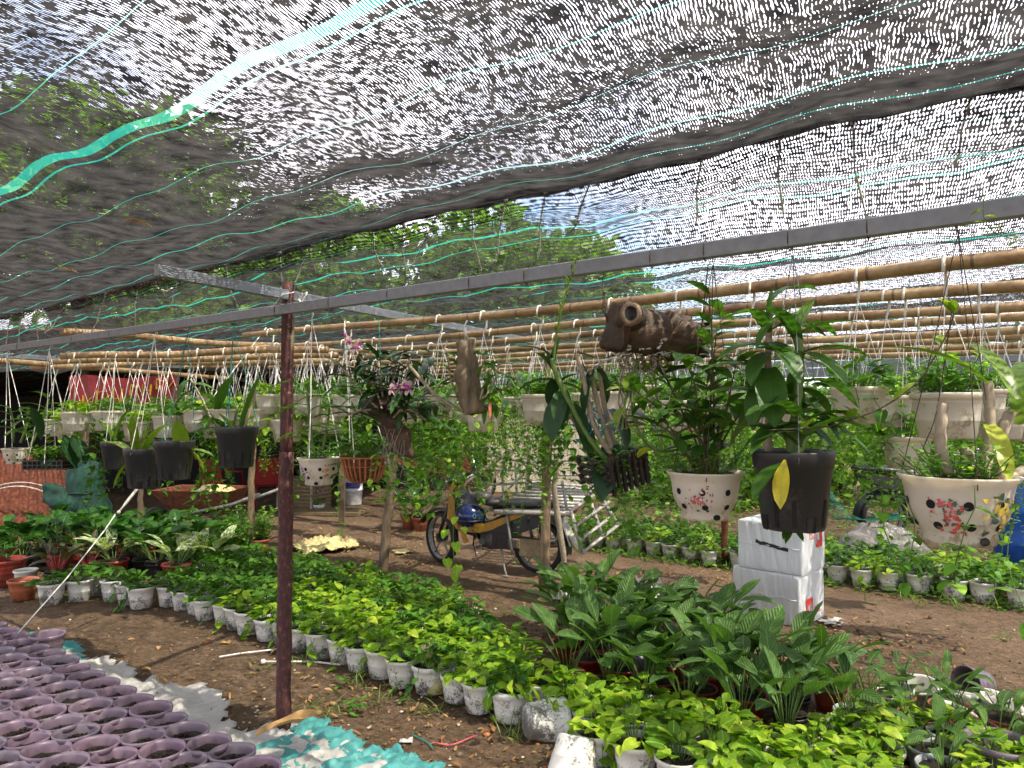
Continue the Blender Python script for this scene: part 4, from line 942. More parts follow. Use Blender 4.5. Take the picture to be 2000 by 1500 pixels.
# --- bowl A (pink print, dense leafy plant)
Y = Yt(1380, 2.15); b = P(1378, 1012, Y); sc = .99
o = bowl('orchid_bowl', 'spotted white bowl with pink flower print and dense leafy plant, hung above the stacked parcels', b, sc, FC+.05, [(-.42, .075, 1.25, [0, 0, 1, 4, 5], 1), (-.62, .06, .9, [0, 1, 1, 4], 40)])
wires(o, beam_pt(1395))
rr = random.Random(3); mb = MB()
for (tx, ty, dy) in ((1235, 760, 0), (1290, 720, .1), (1330, 690, 0), (1385, 575, 0), (1400, 640, .06), (1440, 700, -.05), (1470, 790, .05), (1350, 800, -.1), (1260, 830, .08), (1420, 780, .1), (1300, 800, -.08), (1385, 720, .1)):
    e = (P(tx, ty, Y+dy)-b)/sc; a = Vector((rr.uniform(-.04, .04), rr.uniform(-.04, .04), .13)); m_ = a.lerp(e, .55)+Vector((rr.uniform(-.02, .02), 0, .05))
    sp_ = spline([a, m_, e], 10); mb.tube(sp_, [.0042-.0003*i for i in range(11)], 5, mat=1, cap=False)
    cane_leaves(mb, sp_, .105, .04, 12, tx, .22, 1., OVATE+[], (.1, .7), (-.3, .9), (0, 1), azm=rr.uniform(0, 3))
mb.build('foliage', [M['orchid'], M['brownstem']], o, 'dense ovate leaves on thin stems')
mb = MB(); herb(mb, 60, .11, .13, .075, 71, .018, spread=1.3); mb.build('weeds', LM('herb'), o)
# --- bowl B (right, widest; pink and yellow print, bare grey canes)
Y = Yt(1880, 2.15); b = P(1872, 1058, Y); sc = 1.15
o = bowl('orchid_bowl', 'widest spotted white bowl with pink and yellow prints and bare grey canes, at right', b, sc, FC-.0, [(-.75, .078, 1.3, [0, 1, 4], 7), (-.62, .055, 1.1, [1, 0, 4], 60), (.45, .07, 1.9, [2, 2, 2, 4], 90)], holes=9)
wires(o, beam_pt(1877))
mb = MB()
for pts in (((1868, 955), (1838, 880), (1842, 785)), ((1915, 950), (1935, 850), (1928, 745)), ((1945, 950), (1962, 830), (1985, 800)), ((1955, 945), (2010, 915), (2060, 900)), ((1880, 945), (1895, 900), (1885, 880))):
    cane(mb, [(P(x, y, Y+.02*i)-b)/sc for i, (x, y) in enumerate(pts)], .0125, .011, 0, seg=.03)
mb.build('cane', M['cane'], o, 'bare grey canes')
mb = MB()
for (x, y, az, el, L) in ((1928, 750, PI*.9, .9, .26), (1985, 805, .9, 1.0, .3), (1990, 830, .4, .9, .28), (1930, 830, -1.8, -.3, .18), (1985, 780, 1.6, 1.2, .25), (1960, 870, 2.4, .2, .16)):
    mb.blade((P(x, y, Y)-b)/sc, az, el, L*.9, .038, STRAP, .9, .3, tint=ra(.1, 1))
mb.build('leaf', M['orchid_lime'], o)
mb = MB(); herb(mb, 50, .11, .13, .08, 73, .018, spread=1.2); vines(mb, 7, .12, .13, .3, 9, .034, .04, leafprof=HEART); mb.build('weeds', LM('herb'), o)
# --- bowl C (purple print), right of the rusty post
Y = Yt(625, 2.15); b = P(623, 946, Y); sc = .86
o = bowl('orchid_bowl', 'spotted white bowl with purple flower print and strap-leaved orchid, right of the rusty post', b, sc, FC-.1, [(-.66, .07, 1.3, [3, 3, 4], 17), (.72, .075, 1.2, [0, 1, 2], 66)])
wires(o, beam_pt(608, z=2.0), mat='white_string', th=.002)
mb = MB(); pts = [(P(x, y, Y)-b)/sc for x, y in ((612, 885), (606, 830), (600, 765))]; cane(mb, pts, .009, .007, 1)
cane_leaves(mb, pts, .24, .04, 9, 5, .15, 1., STRAP, (.9, 1.7), (.3, 1.), (.35, .95), azm=PI)
pts = [(P(x, y, Y+.05)-b)/sc for x, y in ((630, 880), (640, 830), (645, 770))]; cane(mb, pts, .008, .006, 1); cane_leaves(mb, pts, .2, .05, 7, 6, .3, 1., STRAP, (.9, 1.9), (.2, .8), (0, .5), azm=.2)
mb.build('foliage', [M['orchid'], M['greenstem']], o); mb = MB(); herb(mb, 30, .1, .13, .07, 74, .02); mb.build('weeds', LM('herb'), o)
# --- bowl D far left
Y = Yt(32, 2.15); b = P(30, 906, Y); sc = .84
o = bowl('orchid_bowl', 'small spotted white bowl with yellow print at the far left edge', b, sc, FC+.3, [(.1, .07, 1.3, [2, 2, 4], 27)])
wires(o, beam_pt(12, z=2.0), mat='white_string', th=.003)
mb = MB()
for (x, y, x2, y2) in ((25, 865, 20, 800), (40, 865, 55, 800), (60, 870, 95, 780)):
    pts = [(P(x, y, Y)-b)/sc, (P((x+x2)/2+4, (y+y2)/2, Y)-b)/sc, (P(x2, y2, Y)-b)/sc]; cane(mb, pts, .012, .009, 1); cane_leaves(mb, pts, .24, .055, 8, x, .3, 1., STRAP, (.7, 1.5), (.2, 1.))
mb.build('foliage', [M['orchid'], M['greenstem']], o)
# --- slotted black pots
BK = [(0, .002), (.078, 0), (.082, .006), (.1, .165), (.1045, .168), (.108, .205), (.108, .21), (.104, .212), (.1, .195), (.098, .18)]
def bk_r(z): return .082+(.1-.082)*z/.165
def slot_pot(label, pos, sc, face=FC, big=True, name='slotted_pot'):
    o = thing(name, label, 'hanging plant', pos, 0, 'slotted black orchid pots', sc); mb = MB(); mb.lathe(BK, 36); mb.build('pot', M['black_pot'], o); mb = MB()
    for k in range(12):
        q = face+2*PI*(k+.35)/12; z0, z1 = (.012, .085) if k % 3 else (0.0, .04); hw = .0055 if k % 3 else .014
        mb.add([((bk_r(z)+.0015)*math.cos(q+e/.09), (bk_r(z)+.0015)*math.sin(q+e/.09), z) for z in (z0, z1) for e in (-hw, hw)], [(0, 1, 3, 2)], smooth=False)
    mb.build('slots', M['hole'], o); soil_mb(.098, .192, 18, .012, 8).build('coir', M['coir'], o); return o
Y = Yt(1550, 2.15); b = P(1550, 1032, Y); sc = 1.04
o = slot_pot('large slotted black pot with tall orchid and one yellow leaf, above the parcels', b, sc); wires(o, beam_pt(1552), rim=.2, r=.106, mat='steel')
mb = MB()
CN = [((1498, 915), (1502, 800), (1500, 700), (1505, 590)), ((1540, 920), (1555, 800), (1562, 700), (1552, 620)), ((1545, 915), (1575, 850), (1560, 810)), ((1530, 918), (1540, 860), (1510, 800), (1505, 780))]
for j, pts in enumerate(CN):
    pp = [(P(x, y, Y+(.03, -.02, -.08, .06)[j])-b)/sc for x, y in pts]; cane(mb, pp, (.012, .014, .010, .009)[j], (.008, .012, .008, .007)[j], 1 if j in (0, 3) else 2)
mb.build('cane', [M['cane'], M['cane'], M['greenstem']], o)
mb = MB()
for j, pts in enumerate(CN): cane_leaves(mb, [(P(x, y, Y+(.03, -.02, -.08, .06)[j])-b)/sc for x, y in pts], (.21, .21, .18, .17)[j], .052, (9, 8, 8, 6)[j], 60+j, .3, 1., STRAP, (.8, 1.7), (.1, 1.0), (0, 1), azm=(0, .4, PI, 2.6)[j])
def bl(x, y, x2, y2, W, bend=.8, dy=0., tint=.4, prof=STRAP, rolls=0., mb_=None, org=None, s_=1., Y_=None):
    """leaf whose chord runs from one pixel to the other, dy metres deeper at the tip"""
    a = P(x, y, Y_); e = P(x2, y2, Y_+dy); d = (e-a)/s_; L = d.length*1.12; az = math.atan2(d.y, d.x); el = math.asin(max(-1, min(1, d.z/d.length)))+bend*.5
    mb_.blade((a-org)/s_, az, el, L, W, prof, bend=bend, fold=.28, roll=rolls, tint=tint)
for (x, y, x2, y2, W, bend, dy, ti) in ((1503, 640, 1510, 565, .045, .1, .0, .3), (1500, 640, 1565, 590, .04, .6, .0, .35), (1500, 650, 1468, 605, .04, .5, -.05, .4), (1552, 650, 1585, 590, .05, .2, .03, .95), (1555, 660, 1675, 625, .045, .9, -.1, .85), (1560, 690, 1650, 740, .075, .9, -.12, .8),
      (1503, 670, 1560, 735, .07, .9, -.12, .25), (1500, 690, 1465, 745, .06, 1.1, -.05, .3), (1497, 720, 1512, 820, .085, .5, -.10, .35), (1497, 740, 1470, 830, .07, .9, -.04, .2), (1555, 760, 1620, 800, .055, 1., .04, .4), (1562, 800, 1640, 850, .06, 1.2, -.08, .2), (1560, 812, 1700, 880, .04, .9, -.12, .55),
      (1558, 815, 1465, 800, .055, .9, -.14, .5), (1556, 830, 1470, 870, .06, 1.1, -.12, .45), (1560, 805, 1545, 735, .05, .2, .05, .5), (1562, 830, 1625, 870, .055, .9, -.06, .35), (1575, 845, 1540, 900, .05, .7, .05, .3), (1500, 760, 1450, 700, .05, .8, .08, .2)):
    bl(x, y, x2, y2, W, bend, dy, ti, mb_=mb, org=b, s_=sc, Y_=Y)
bl(1525, 905, 1474, 968, .06, .7, -.03, .35, LANCE, mb_=mb, org=b, s_=sc, Y_=Y-.13)
mb.build('foliage', [M['orchid']], o)
mb = MB(); bl(1533, 898, 1524, 985, .045, .5, -.03, .6, LANCE, mb_=mb, org=b, s_=sc, Y_=Y-.135); mb.build('leaf', M['yellowleaf'], o, 'yellowing leaf hanging over the pot rim')
mb = MB(); bl(1548, 1030, 1535, 1058, .02, .3, -.04, .4, OVATE, mb_=mb, org=b, s_=sc, Y_=Y); bl(1552, 1030, 1568, 1055, .02, .3, -.04, .4, OVATE, mb_=mb, org=b, s_=sc, Y_=Y); bl(1540, 1028, 1530, 1050, .018, .3, -.05, .4, OVATE, mb_=mb, org=b, s_=sc, Y_=Y); mb.build('sprig', M['orchid'], o)
for (px, pyb, s_, lab, cs, top) in ((282, 952, 1.12, 'slotted black pot with broad arching leaves, the left one of a touching pair', ((255, 885, 205, 862, .08, .7, .7), (265, 885, 258, 820, .05, .2, .4), (280, 885, 330, 825, .05, .9, .45), (285, 885, 345, 870, .06, .7, .4), (270, 888, 222, 945, .03, .8, .4), (275, 885, 250, 830, .05, .3, .3), (282, 885, 300, 800, .05, .4, .3)), 300),
                             (340, 936, 1.05, 'slotted black pot with paddle leaves, the right one of a touching pair', ((355, 885, 347, 828, .09, .3, .5), (370, 880, 398, 920, .08, .6, .9), (372, 878, 412, 888, .06, .4, .7), (368, 880, 340, 860, .05, .5, .4), (360, 885, 380, 850, .05, .3, .4)), 365),
                             (462, 912, 1.0, 'slotted black pot with climbing leafy stem, left of the rusty post', ((440, 850, 385, 790, .05, .4, .4), (425, 800, 450, 740, .07, .4, .3), (400, 790, 360, 800, .06, .4, .3), (455, 850, 470, 790, .05, .3, .4), (470, 850, 505, 740, .06, .3, .4), (460, 850, 430, 810, .05, .3, .9)), 455),
                             (225, 915, .9, 'slotted black pot half hidden at the back left', ((225, 860, 190, 820, .06, .6, .3), (225, 860, 250, 800, .06, .6, .3)), 222)):
    Y = Yt(px, 2.15)+(.5 if px == 225 else 0); b = P(px, pyb, Y); o = slot_pot(lab, b, s_); wires(o, beam_pt(top, 2.15, 2.0) if px != 225 else P(px, 700, Y), rim=.2, r=.105, mat='net_teal' if px in (340, 462) else 'white_string', th=.0022)
    mb = MB()
    for (x, y, x2, y2, W, bend, ti) in cs: bl(x, y, x2, y2, W, bend, ra(-.1, .05), ti, STRAP, mb_=mb, org=b, s_=s_, Y_=Y)
    if px == 462:
        sp_ = [(P(x, y, Y)-b)/s_ for x, y in ((455, 852), (420, 830), (395, 780), (372, 740))]; mb.tube(spline(sp_), .006, 6, mat=1); cane_leaves(mb, sp_, .14, .07, 12, 4, .1, 1., OVATE, (.2, .8), (-.4, .6), (0, .7))
        sp_ = [(P(x, y, Y)-b)/s_ for x, y in ((470, 852), (490, 800), (500, 760))]; mb.tube(spline(sp_), .007, 6, mat=1)
    mb.build('foliage', [M['orchid_lime'] if px < 400 else M['orchid'], M['cane']], o)
# --- orange ribbed basket
Y = Yt(710, 2.15)+.1; b = P(711, 940, Y); o = thing('ribbed_basket', 'terracotta ribbed basket overflowing with round green leaves, right of the purple printed bowl', 'hanging plant', b)
for k in range(24):
    q = 2*PI*k/24; mb = MB(); mb.tube([(r*math.cos(q), r*math.sin(q), z) for r, z in ((.055, .0), (.078, .02), (.092, .06), (.102, .105), (.106, .11))], .0045, 5); mb.build('rib', M['clay'], o)
mb = MB()
for r, z in ((.106, .11), (.055, .002), (.096, .07)): mb.tube([(r*math.cos(q), r*math.sin(q), z) for q in np.linspace(0, 2*PI, 25)], .0045 if z != .07 else .002, 5)
mb.build('ring', M['clay'], o); mb = MB(); mb.lathe([(0, .003), (.05, .004), (.085, .06), (.092, .1), (0, .105)], 20); mb.build('liner', M['coir'], o)
mb = MB(); pothos(mb, 90, .11, .11, .10, 81, (.032, .055), trail=3); mb.build('foliage', LM('pothos_dark'), o)
wires(o, P(672, 640, Y), rim=.11, r=.106, mat='white_string', th=.002)
# --- black slat basket with big canes and flower spike
Y = Yt(1190, 2.15); b = P(1202, 945, Y); o = thing('slat_basket', 'black slat basket with grey canes and a tall flower spike, left of the log', 'hanging plant', b, .3)
o.rotation_euler = (R(6), R(-14), .5)
for k in range(4):
    for sgn in (-1, 1):
        mb = MB(); mb.box((0, sgn*.075, .015+.025*k), (.18, .012, .012), bev=.002); mb.build('slat', M['slatwood'], o); mb = MB(); mb.box((sgn*.075, 0, .027+.025*k), (.012, .18, .012), bev=.002); mb.build('slat', M['slatwood'], o)
for k in range(7): mb = MB(); mb.box((-.07+.0233*k, -.086, .06), (.010, .012, .12)); mb.build('slat', M['slatwood'], o)
soil_mb(.07, .08, 14, .02, 5).build('coir', M['coir'], o)
inv = (Matrix.Translation(b) @ o.rotation_euler.to_matrix().to_4x4()).inverted()
mbc = MB(); mbl = MB(); mbs = MB(); mbn = MB()
for j, pts in enumerate((((1185, 900), (1140, 840), (1090, 740), (1078, 700)), ((1195, 890), (1160, 830), (1140, 740), (1125, 690)), ((1200, 890), (1170, 800), (1152, 720)), ((1205, 890), (1180, 790), (1170, 715)), ((1190, 900), (1150, 870), (1115, 810)))):
    cane(mbc, [P(x, y, Y+.02*j-.04) for x, y in pts], .0095, .0075, 1 if j == 0 else 0, seg=.03)
for (x, y, x2, y2, W, bend, dy, ti) in ((1085, 730, 1050, 690, .05, .6, -.03, .35), (1078, 720, 1090, 665, .03, .3, .02, .3), (1088, 745, 1012, 760, .05, 1.1, .04, .3), (1092, 750, 1130, 730, .045, .8, -.02, .4), (1098, 765, 1095, 825, .07, .4, -.05, .45), (1118, 790, 1140, 850, .06, .5, -.05, .4),
      (1085, 700, 1020, 675, .035, .8, .02, .2), (1120, 700, 1150, 735, .04, .7, 0, .2), (1160, 700, 1120, 690, .035, .6, .0, .2), (1165, 720, 1200, 700, .035, .7, .02, .3), (1170, 720, 1185, 780, .04, .5, .04, .5), (1195, 870, 1178, 965, .09, .3, -.12, .1), (1190, 800, 1225, 870, .07, .9, -.05, .15), (1220, 800, 1290, 850, .055, 1.2, -.05, .35), (1085, 740, 1075, 790, .05, .5, .05, .1), (1085, 735, 1060, 680, .055, .5, .0, .4), (1100, 775, 1078, 850, .09, .5, -.05, .35), (1130, 825, 1152, 885, .07, .6, -.05, .45), (1090, 750, 1140, 765, .05, .8, .0, .5), (1160, 720, 1140, 800, .045, .7, -.03, .3)):
    bl(x, y, x2, y2, W, bend, dy, ti, mb_=mbl, org=Vector((0, 0, 0)), Y_=Y)
sp_ = spline([P(x, y, Y-.03) for x, y in ((1080, 720), (1086, 660), (1098, 600), (1112, 550), (1126, 510))], 16); mbs.tube(sp_, [.005-.00022*i for i in range(17)], 6)
for i in range(5, 17): mbs.blade(sp_[i], i*2.4, .9, .03, .012, OVATE, .2, .4, tint=.9); mbs.ball(sp_[i]+Vector((.006*math.cos(i*2), 0, .01)), (.004, .004, .009), 4)
for i in range(26): a = Vector((ra(-1, 1), ra(-1, 1), ra(-1, 1)))*.03; p_ = P(1165+ra(-22, 18), 835+ra(-30, 22), Y); mbn.tube([p_, p_+a, p_+a*1.5+Vector((0, 0, ra(-.02, .02)))], .0024, 4)
for nm, m_, mt in (('cane', mbc, [M['cane'], M['greenstem']]), ('foliage', mbl, M['orchid_dark']), ('flower_spike', mbs, M['orchid_lime']), ('blue_net_tie', mbn, M['bluecord'])):
    c = m_.build(nm, mt, o); c.matrix_local = inv
mb = MB(); herb(mb, 40, .09, .06, .07, 76, .025); vines(mb, 9, .10, .05, .25, 11, .03, .03); mb.build('weeds', LM('vine'), o)
# --- hollow log
Y = Yt(1275, 2.15); b = P(1275, 690, Y); o = thing('hanging_log', 'dark hollow driftwood log wired under the steel beam, roots dangling below', 'log', b)
A = lambda x, y, d=0: P(x, y, Y+d)-b
mb = MB(); sp_ = spline([A(1198, 640, -.06), A(1225, 645, -.04), A(1270, 650), A(1330, 656, .05), A(1366, 662, .08)], 22)
mb.tube(sp_, [.076+.010*math.sin(i*.9)+.006*math.sin(i*2.3)-(.018 if i > 12 else 0)*(i-12)/10 for i in range(23)], 26, flat=.95); mb.jit(.030, 11, 1, .010, 38); mb.build('trunk', M['logbark'], o)
mb = MB(); kn = spline([A(1240, 640, .0), A(1232, 622, -.08), A(1232, 612, -.15)], 6); mb.tube(kn, [.062, .058, .054, .05, .046, .042, .038], 16); mb.jit(.008, 14); mb.build('branch_stub', M['logbark'], o)
mb = MB(); c = kn[-1]; d = (kn[-1]-kn[-3]).normalized(); rot = d.to_track_quat('Z', 'Y').to_matrix().to_4x4(); mb.lathe([(0, .0), (.018, .001), (.021, .003)], 14, M=Matrix.Translation(c+d*.001) @ rot); mb.build('hollow', M['hole'], o)
mb = MB(); mb.lathe([(.020, .0035), (.030, .008), (.037, .0), (.038, -.01)], 16, M=Matrix.Translation(c) @ rot); mb.jit(.006, 30); mb.build('hollow_rim', M['bark'], o)
mb = MB(); rr = random.Random(8)
for i in range(34):
    x0, y0 = rr.uniform(1215, 1290), rr.uniform(672, 692); pts = [A(x0, y0, rr.uniform(-.05, .02))]; x, y = x0, y0; L_ = rr.uniform(.3, 1) if i < 12 else .25
    for k in range(6): x += rr.uniform(-10, 9); y += 32*L_*rr.uniform(.6, 1.2); pts.append(A(x, y, rr.uniform(-.05, .03)))
    mb.tube(spline(pts, 12), rr.uniform(.0014, .0032), 4, cap=False)
mb.build('root', M['root'], o, 'tangle of thin dangling roots')
mb = MB()
for i in range(60): p_ = A(rr.uniform(1215, 1300), rr.uniform(660, 684), -.076); mb.ball(p_, (rr.uniform(.003, .009), .006, rr.uniform(.002, .006)), 3)
for i in range(30): p_ = A(rr.uniform(1205, 1390), 692+rr.uniform(-2, 4), -.06); mb.tube([p_, p_+Vector((rr.uniform(-.03, .03), 0, rr.uniform(-.01, .01)))], .0018, 3)
mb.build('lichen', M['dirtywhite'], o)
mb = MB()
for (x, y, x2, y2) in ((1180, 570, 1185, 690), (1205, 690, 1180, 700), (1385, 600, 1390, 690)): mb.tube([A(x, y), A((x+x2)/2+3, (y+y2)/2), A(x2, y2)], .002, 4)
mb.tube([A(1178, 560), A(1178, 605), A(1195, 650)], .0022, 4); mb.tube([beam_pt(1178)-b, A(1178, 605)], .0018, 4); mb.tube([beam_pt(1385)-b, A(1370, 640, .05)], .0018, 4); mb.build('hanging_wire', M['wire'], o)
mb = MB(); rr = random.Random(12)
for pts in (((1290, 690), (1320, 740), (1335, 790), (1380, 800)), ((1240, 700), (1235, 800), (1265, 870), (1310, 880), (1350, 870)), ((1250, 700), (1225, 770), (1215, 840))):
    sp_ = spline([A(x, y, -.03) for x, y in pts], 14); mb.tube(sp_, .0045, 5, mat=1, cap=False); cane_leaves(mb, sp_, .09, .04, 9, int(pts[0][0]), .1, 1., OVATE, (.2, .8), (-.5, .6), (.2, 1))
mb.build('foliage', [M['orchid_lime'], M['greenstem']], o)
# --- mossy stump
Y = Yt(912, 2.15); b = P(925, 806, Y); o = thing('hanging_stump', 'mossy upright stump hung from the cross beam with orchid leaves on its right side', 'log', b)
A = lambda x, y, d=0: P(x, y, Y+d)-b
mb = MB(); mb.tube(spline([A(908, 664), A(912, 710), A(916, 760), A(925, 806)], 14), [.040+.004*math.sin(i*1.3)+.0009*i for i in range(15)], 22); mb.jit(.016, 14, 1, .006, 45); mb.build('trunk', M['stump'], o)
mb = MB()
for j, pts in enumerate((((938, 780), (950, 730), (945, 690)), ((940, 790), (968, 740), (975, 700)), ((938, 775), (985, 760), (1010, 735)), ((905, 800), (880, 740), (875, 690)), ((940, 800), (960, 790), (985, 800)), ((905, 805), (850, 770), (800, 715)))):
    sp_ = spline([A(x, y, -.05+.02*j) for x, y in pts], 10); mb.tube(sp_, .005 if j != 5 else .007, 6, mat=1, cap=False)
    if j != 5: cane_leaves(mb, sp_, .1, .022, 13, j+5, .15, 1., STRAP, (.6, 1.4), (-.2, .8), (.1, .9))
mb.build('foliage', [M['orchid'], M['cane']], o)
mb = MB(); mb.blade(A(957, 785, -.06), -1.5, -1.2, .07, .012, STRAP, .2, .2, tint=.5); mb.build('leaf', M['clay'], o, 'single orange dead leaf')
mb = MB(); mb.tube([A(908, 664), A(910, 640)], .002, 4); mb.tube([A(915, 664), A(905, 640), A(913, 625)], .003, 4); mb.build('hanging_wire', M['white_string'], o)
# --- flowering orchid clump on driftwood
Y = Yt(770, 2.15); b = P(768, 870, Y); o = thing('hanging_driftwood', 'driftwood with dark narrow leaves and pink-white flowers, left of the stump', 'hanging plant', b)
A = lambda x, y, d=0: P(x, y, Y+d)-b
mb = MB(); mb.tube(spline([A(735, 775), A(755, 820, .02), A(778, 850), A(778, 885)], 12), [.05+.012*math.sin(i*1.7) for i in range(13)], 18); mb.jit(.03, 14, 1, .01, 40); mb.build('driftwood', M['logbark'], o)
mb = MB(); rr = random.Random(21)
for j, pts in enumerate((((745, 790), (720, 730), (700, 690)), ((750, 790), (740, 720), (740, 690)), ((755, 790), (770, 730), (775, 690)), ((760, 800), (810, 740), (840, 705)), ((765, 810), (800, 800), (830, 820)), ((740, 800), (700, 760), (670, 720)), ((760, 810), (830, 770), (890, 740)), ((750, 810), (720, 800), (680, 810)), ((765, 820), (790, 790), (800, 770)), ((755, 800), (790, 740), (800, 690)), ((745, 800), (740, 760), (715, 740)), ((760, 810), (820, 800), (850, 790)))):
    sp_ = spline([A(x, y, rr.uniform(-.10, .08)) for x, y in pts], 10); mb.tube(sp_, .005, 6, mat=1, cap=False); cane_leaves(mb, sp_, .15, .026, 14, j+50, .2, 1., STRAP, (.5, 1.3), (-.1, .9), (.0, .8))
mb.build('foliage', [M['orchid_dark'], M['cane']], o)
def flower(mb, p, sc, face=(0, -1, 0), seed=0):
    rr = random.Random(seed)
    q0 = Vector(face).to_track_quat('Z', 'Y').to_matrix()
    for k in range(5):
        a = 2*PI*k/5+.3; d = q0 @ Vector((math.cos(a), math.sin(a), .35)); mb.blade(p, math.atan2(d.y, d.x), math.asin(d.z/d.length), .03*sc, .024*sc, OVATE, .5, .1, roll=rr.uniform(-.3, .3), tint=rr.uniform(0, 1))
    for k in range(3): mb.ball(p+Vector((rr.uniform(-.004, .004), -.008, -.004+.004*k))*sc, (.006*sc, .005*sc, .006*sc), 5, mat=1)
for k, (x, y, s_) in enumerate(((682, 668, 1.0), (695, 680, .95), (703, 672, .9), (766, 760, .95), (798, 758, 1.25), (790, 752, .9))): mb = MB(); flower(mb, A(x, y, -.12), s_, (ra(-.5, .5), -1, .1), k); mb.build('flower', [M['petal'], M['petal_core']], o)
mb = MB()
for k, (x, y) in enumerate(((775, 752), (782, 758), (786, 764), (674, 655))): mb.ball(A(x, y, -.12), (.005, .005, .011), 5)
mb.build('flower_buds', M['petal_core'], o)
mb = MB()
for k in range(16): x, y = rr.uniform(740, 790), rr.uniform(830, 870); mb.tube(spline([A(x, y, -.05), A(x+rr.uniform(-15, 15), y+40, -.06), A(x+rr.uniform(-20, 30), y+rr.uniform(20, 75), -.05)], 8), .0013, 3, cap=False)
mb.build('root', M['root'], o)
mb = MB(); vines(mb, 6, .06, -.0, .3, 15, .03, .035, leafprof=HEART); mb.build('weeds', LM('vine'), o)
mb = MB(); mb.tube([A(745, 780), A(740, 620)], .002, 4); mb.build('hanging_wire', M['net_teal'], o)
# --- leafy tray and pot at the far left
Y = Yt(95, 2.15); b = P(98, 915, Y); o = thing('hanging_tray', 'dark mesh tray of lime succulent and drooping broad leaves at far left', 'hanging plant', b)
mb = MB()
for k in range(9): mb.box((-.14+.035*k, -.09, .03), (.006, .008, .07)); mb.box((-.14+.035*k, .09, .03), (.006, .008, .07))
for z in (0, .03, .062): mb.box((0, -.092, z), (.3, .006, .006)); mb.box((0, .092, z), (.3, .006, .006)); mb.box((-.15, 0, z), (.006, .18, .006)); mb.box((.15, 0, z), (.006, .18, .006))
mb.build('tray', M['blackpl'], o); mb = MB(); mb.box((0, 0, .03), (.28, .17, .05)); mb.build('soil', M['soil'], o)
mb = MB(); herb(mb, 80, .12, .06, .1, 91, .03); mb.build('foliage', LM('vine'), o)
mb = MB()
for (x, y, x2, y2, W) in ((100, 870, 90, 910, .12), (125, 850, 145, 905, .12), (140, 850, 165, 900, .12), (80, 860, 65, 800, .09)): bl(x, y, x2, y2, W, .4, -.1, .2, LANCE, mb_=mb, org=b, Y_=Y)
mb.build('leaf', M['orchid_dark'], o); wires(o, beam_pt(95, z=2.0), rim=.06, r=.14, mat='white_string', th=.0025, n=4)
# stray vine on the steel beam at top right
o = thing('climbing_vine', 'thin lime tendril with leaves hanging in front of the beam at the top right edge', 'vine', P(1960, 440, 1.7)); b = o.location.copy(); A = lambda x, y, d=0: P(x, y, 1.72+d)-b
mb = MB(); sp_ = spline([A(1922, 385), A(1922, 425), A(1945, 455), A(2010, 475)], 10); mb.tube(sp_, .0012, 4, mat=1, cap=False); cane_leaves(mb, sp_, .032, .016, 8, 2, .2, 1., OVATE, (.2, .6), (-.3, .5), (.7, 1)); mb.build('foliage', [M['orchid_lime'], M['greenstem']], o)
# twisted dark cord with leaves in front of the cream pots at right
Y = 2.0; b = P(1650, 870, Y); o = thing('climbing_vine', 'long dark vine with paired lime leaves crossing the cream pots at right', 'vine', b); A = lambda x, y, d=0: P(x, y, Y+d)-b
mb = MB(); sp_ = spline([A(1500, 840), A(1600, 835), A(1655, 822), A(1730, 792), A(1800, 735), A(1855, 640), A(1862, 600)], 26); mb.tube(sp_, .0022, 5, mat=1, cap=False)
for k in (3, 9, 10, 14, 15, 19, 20, 24, 25): 
    for sg in (-1, 1): mb.blade(sp_[k], ra(0, 6.28), .9, .055, .028, OVATE, .4, .25, tint=ra(.4, 1))
sp2 = spline([A(1860, 600), A(1830, 800), A(1805, 870), A(1782, 940)], 12); mb.tube(sp2, .0016, 4, mat=1, cap=False); mb.build('foliage', [M['orchid_lime'], M['wire']], o)
# long hanging pothos strand in front of the motorbike
b = P(880, 1000, 5.2); o = thing('hanging_strand', 'single pothos strand with lit leaves dangling before the motorbike front wheel', 'vine', b); A = lambda x, y, d=0: P(x, y, 5.2+d)-b
mb = MB(); sp_ = spline([A(905, 850), (A(892, 940)), A(885, 1040), A(888, 1120)], 12); mb.tube(sp_, .0025, 4, mat=1, cap=False)
for (x, y, l_) in ((890, 1010, .07), (895, 960, .06), (872, 1035, .08), (890, 1060, .09), (872, 1092, .09), (895, 1105, .09), (886, 1122, .07), (905, 1030, .06)): mb.blade(A(x, y), ra(-2, -1), -.5, l_, l_*.8, HEART, .4, .2, notch=.14, tint=ra(.5, 1))
mb.build('foliage', LM('pothos'), o)
b = P(663, 1000, 5.0); o = thing('hanging_strand', 'thin sparse strand dangling right of the purple printed bowl, over the yellow sacking', 'vine', b); A = lambda x, y, d=0: P(x, y, 5.0+d)-b
mb = MB(); mb.tube(spline([A(665, 900), A(660, 980), A(663, 1048)], 8), .002, 4, mat=1, cap=False)
for k in range(8): mb.blade(A(662+ra(-4, 4), 930+k*15), ra(0, 6.28), -.3, .05, .04, HEART, .4, .2, tint=ra(.2, .9))
mb.build('foliage', LM('pothos_dark'), o)
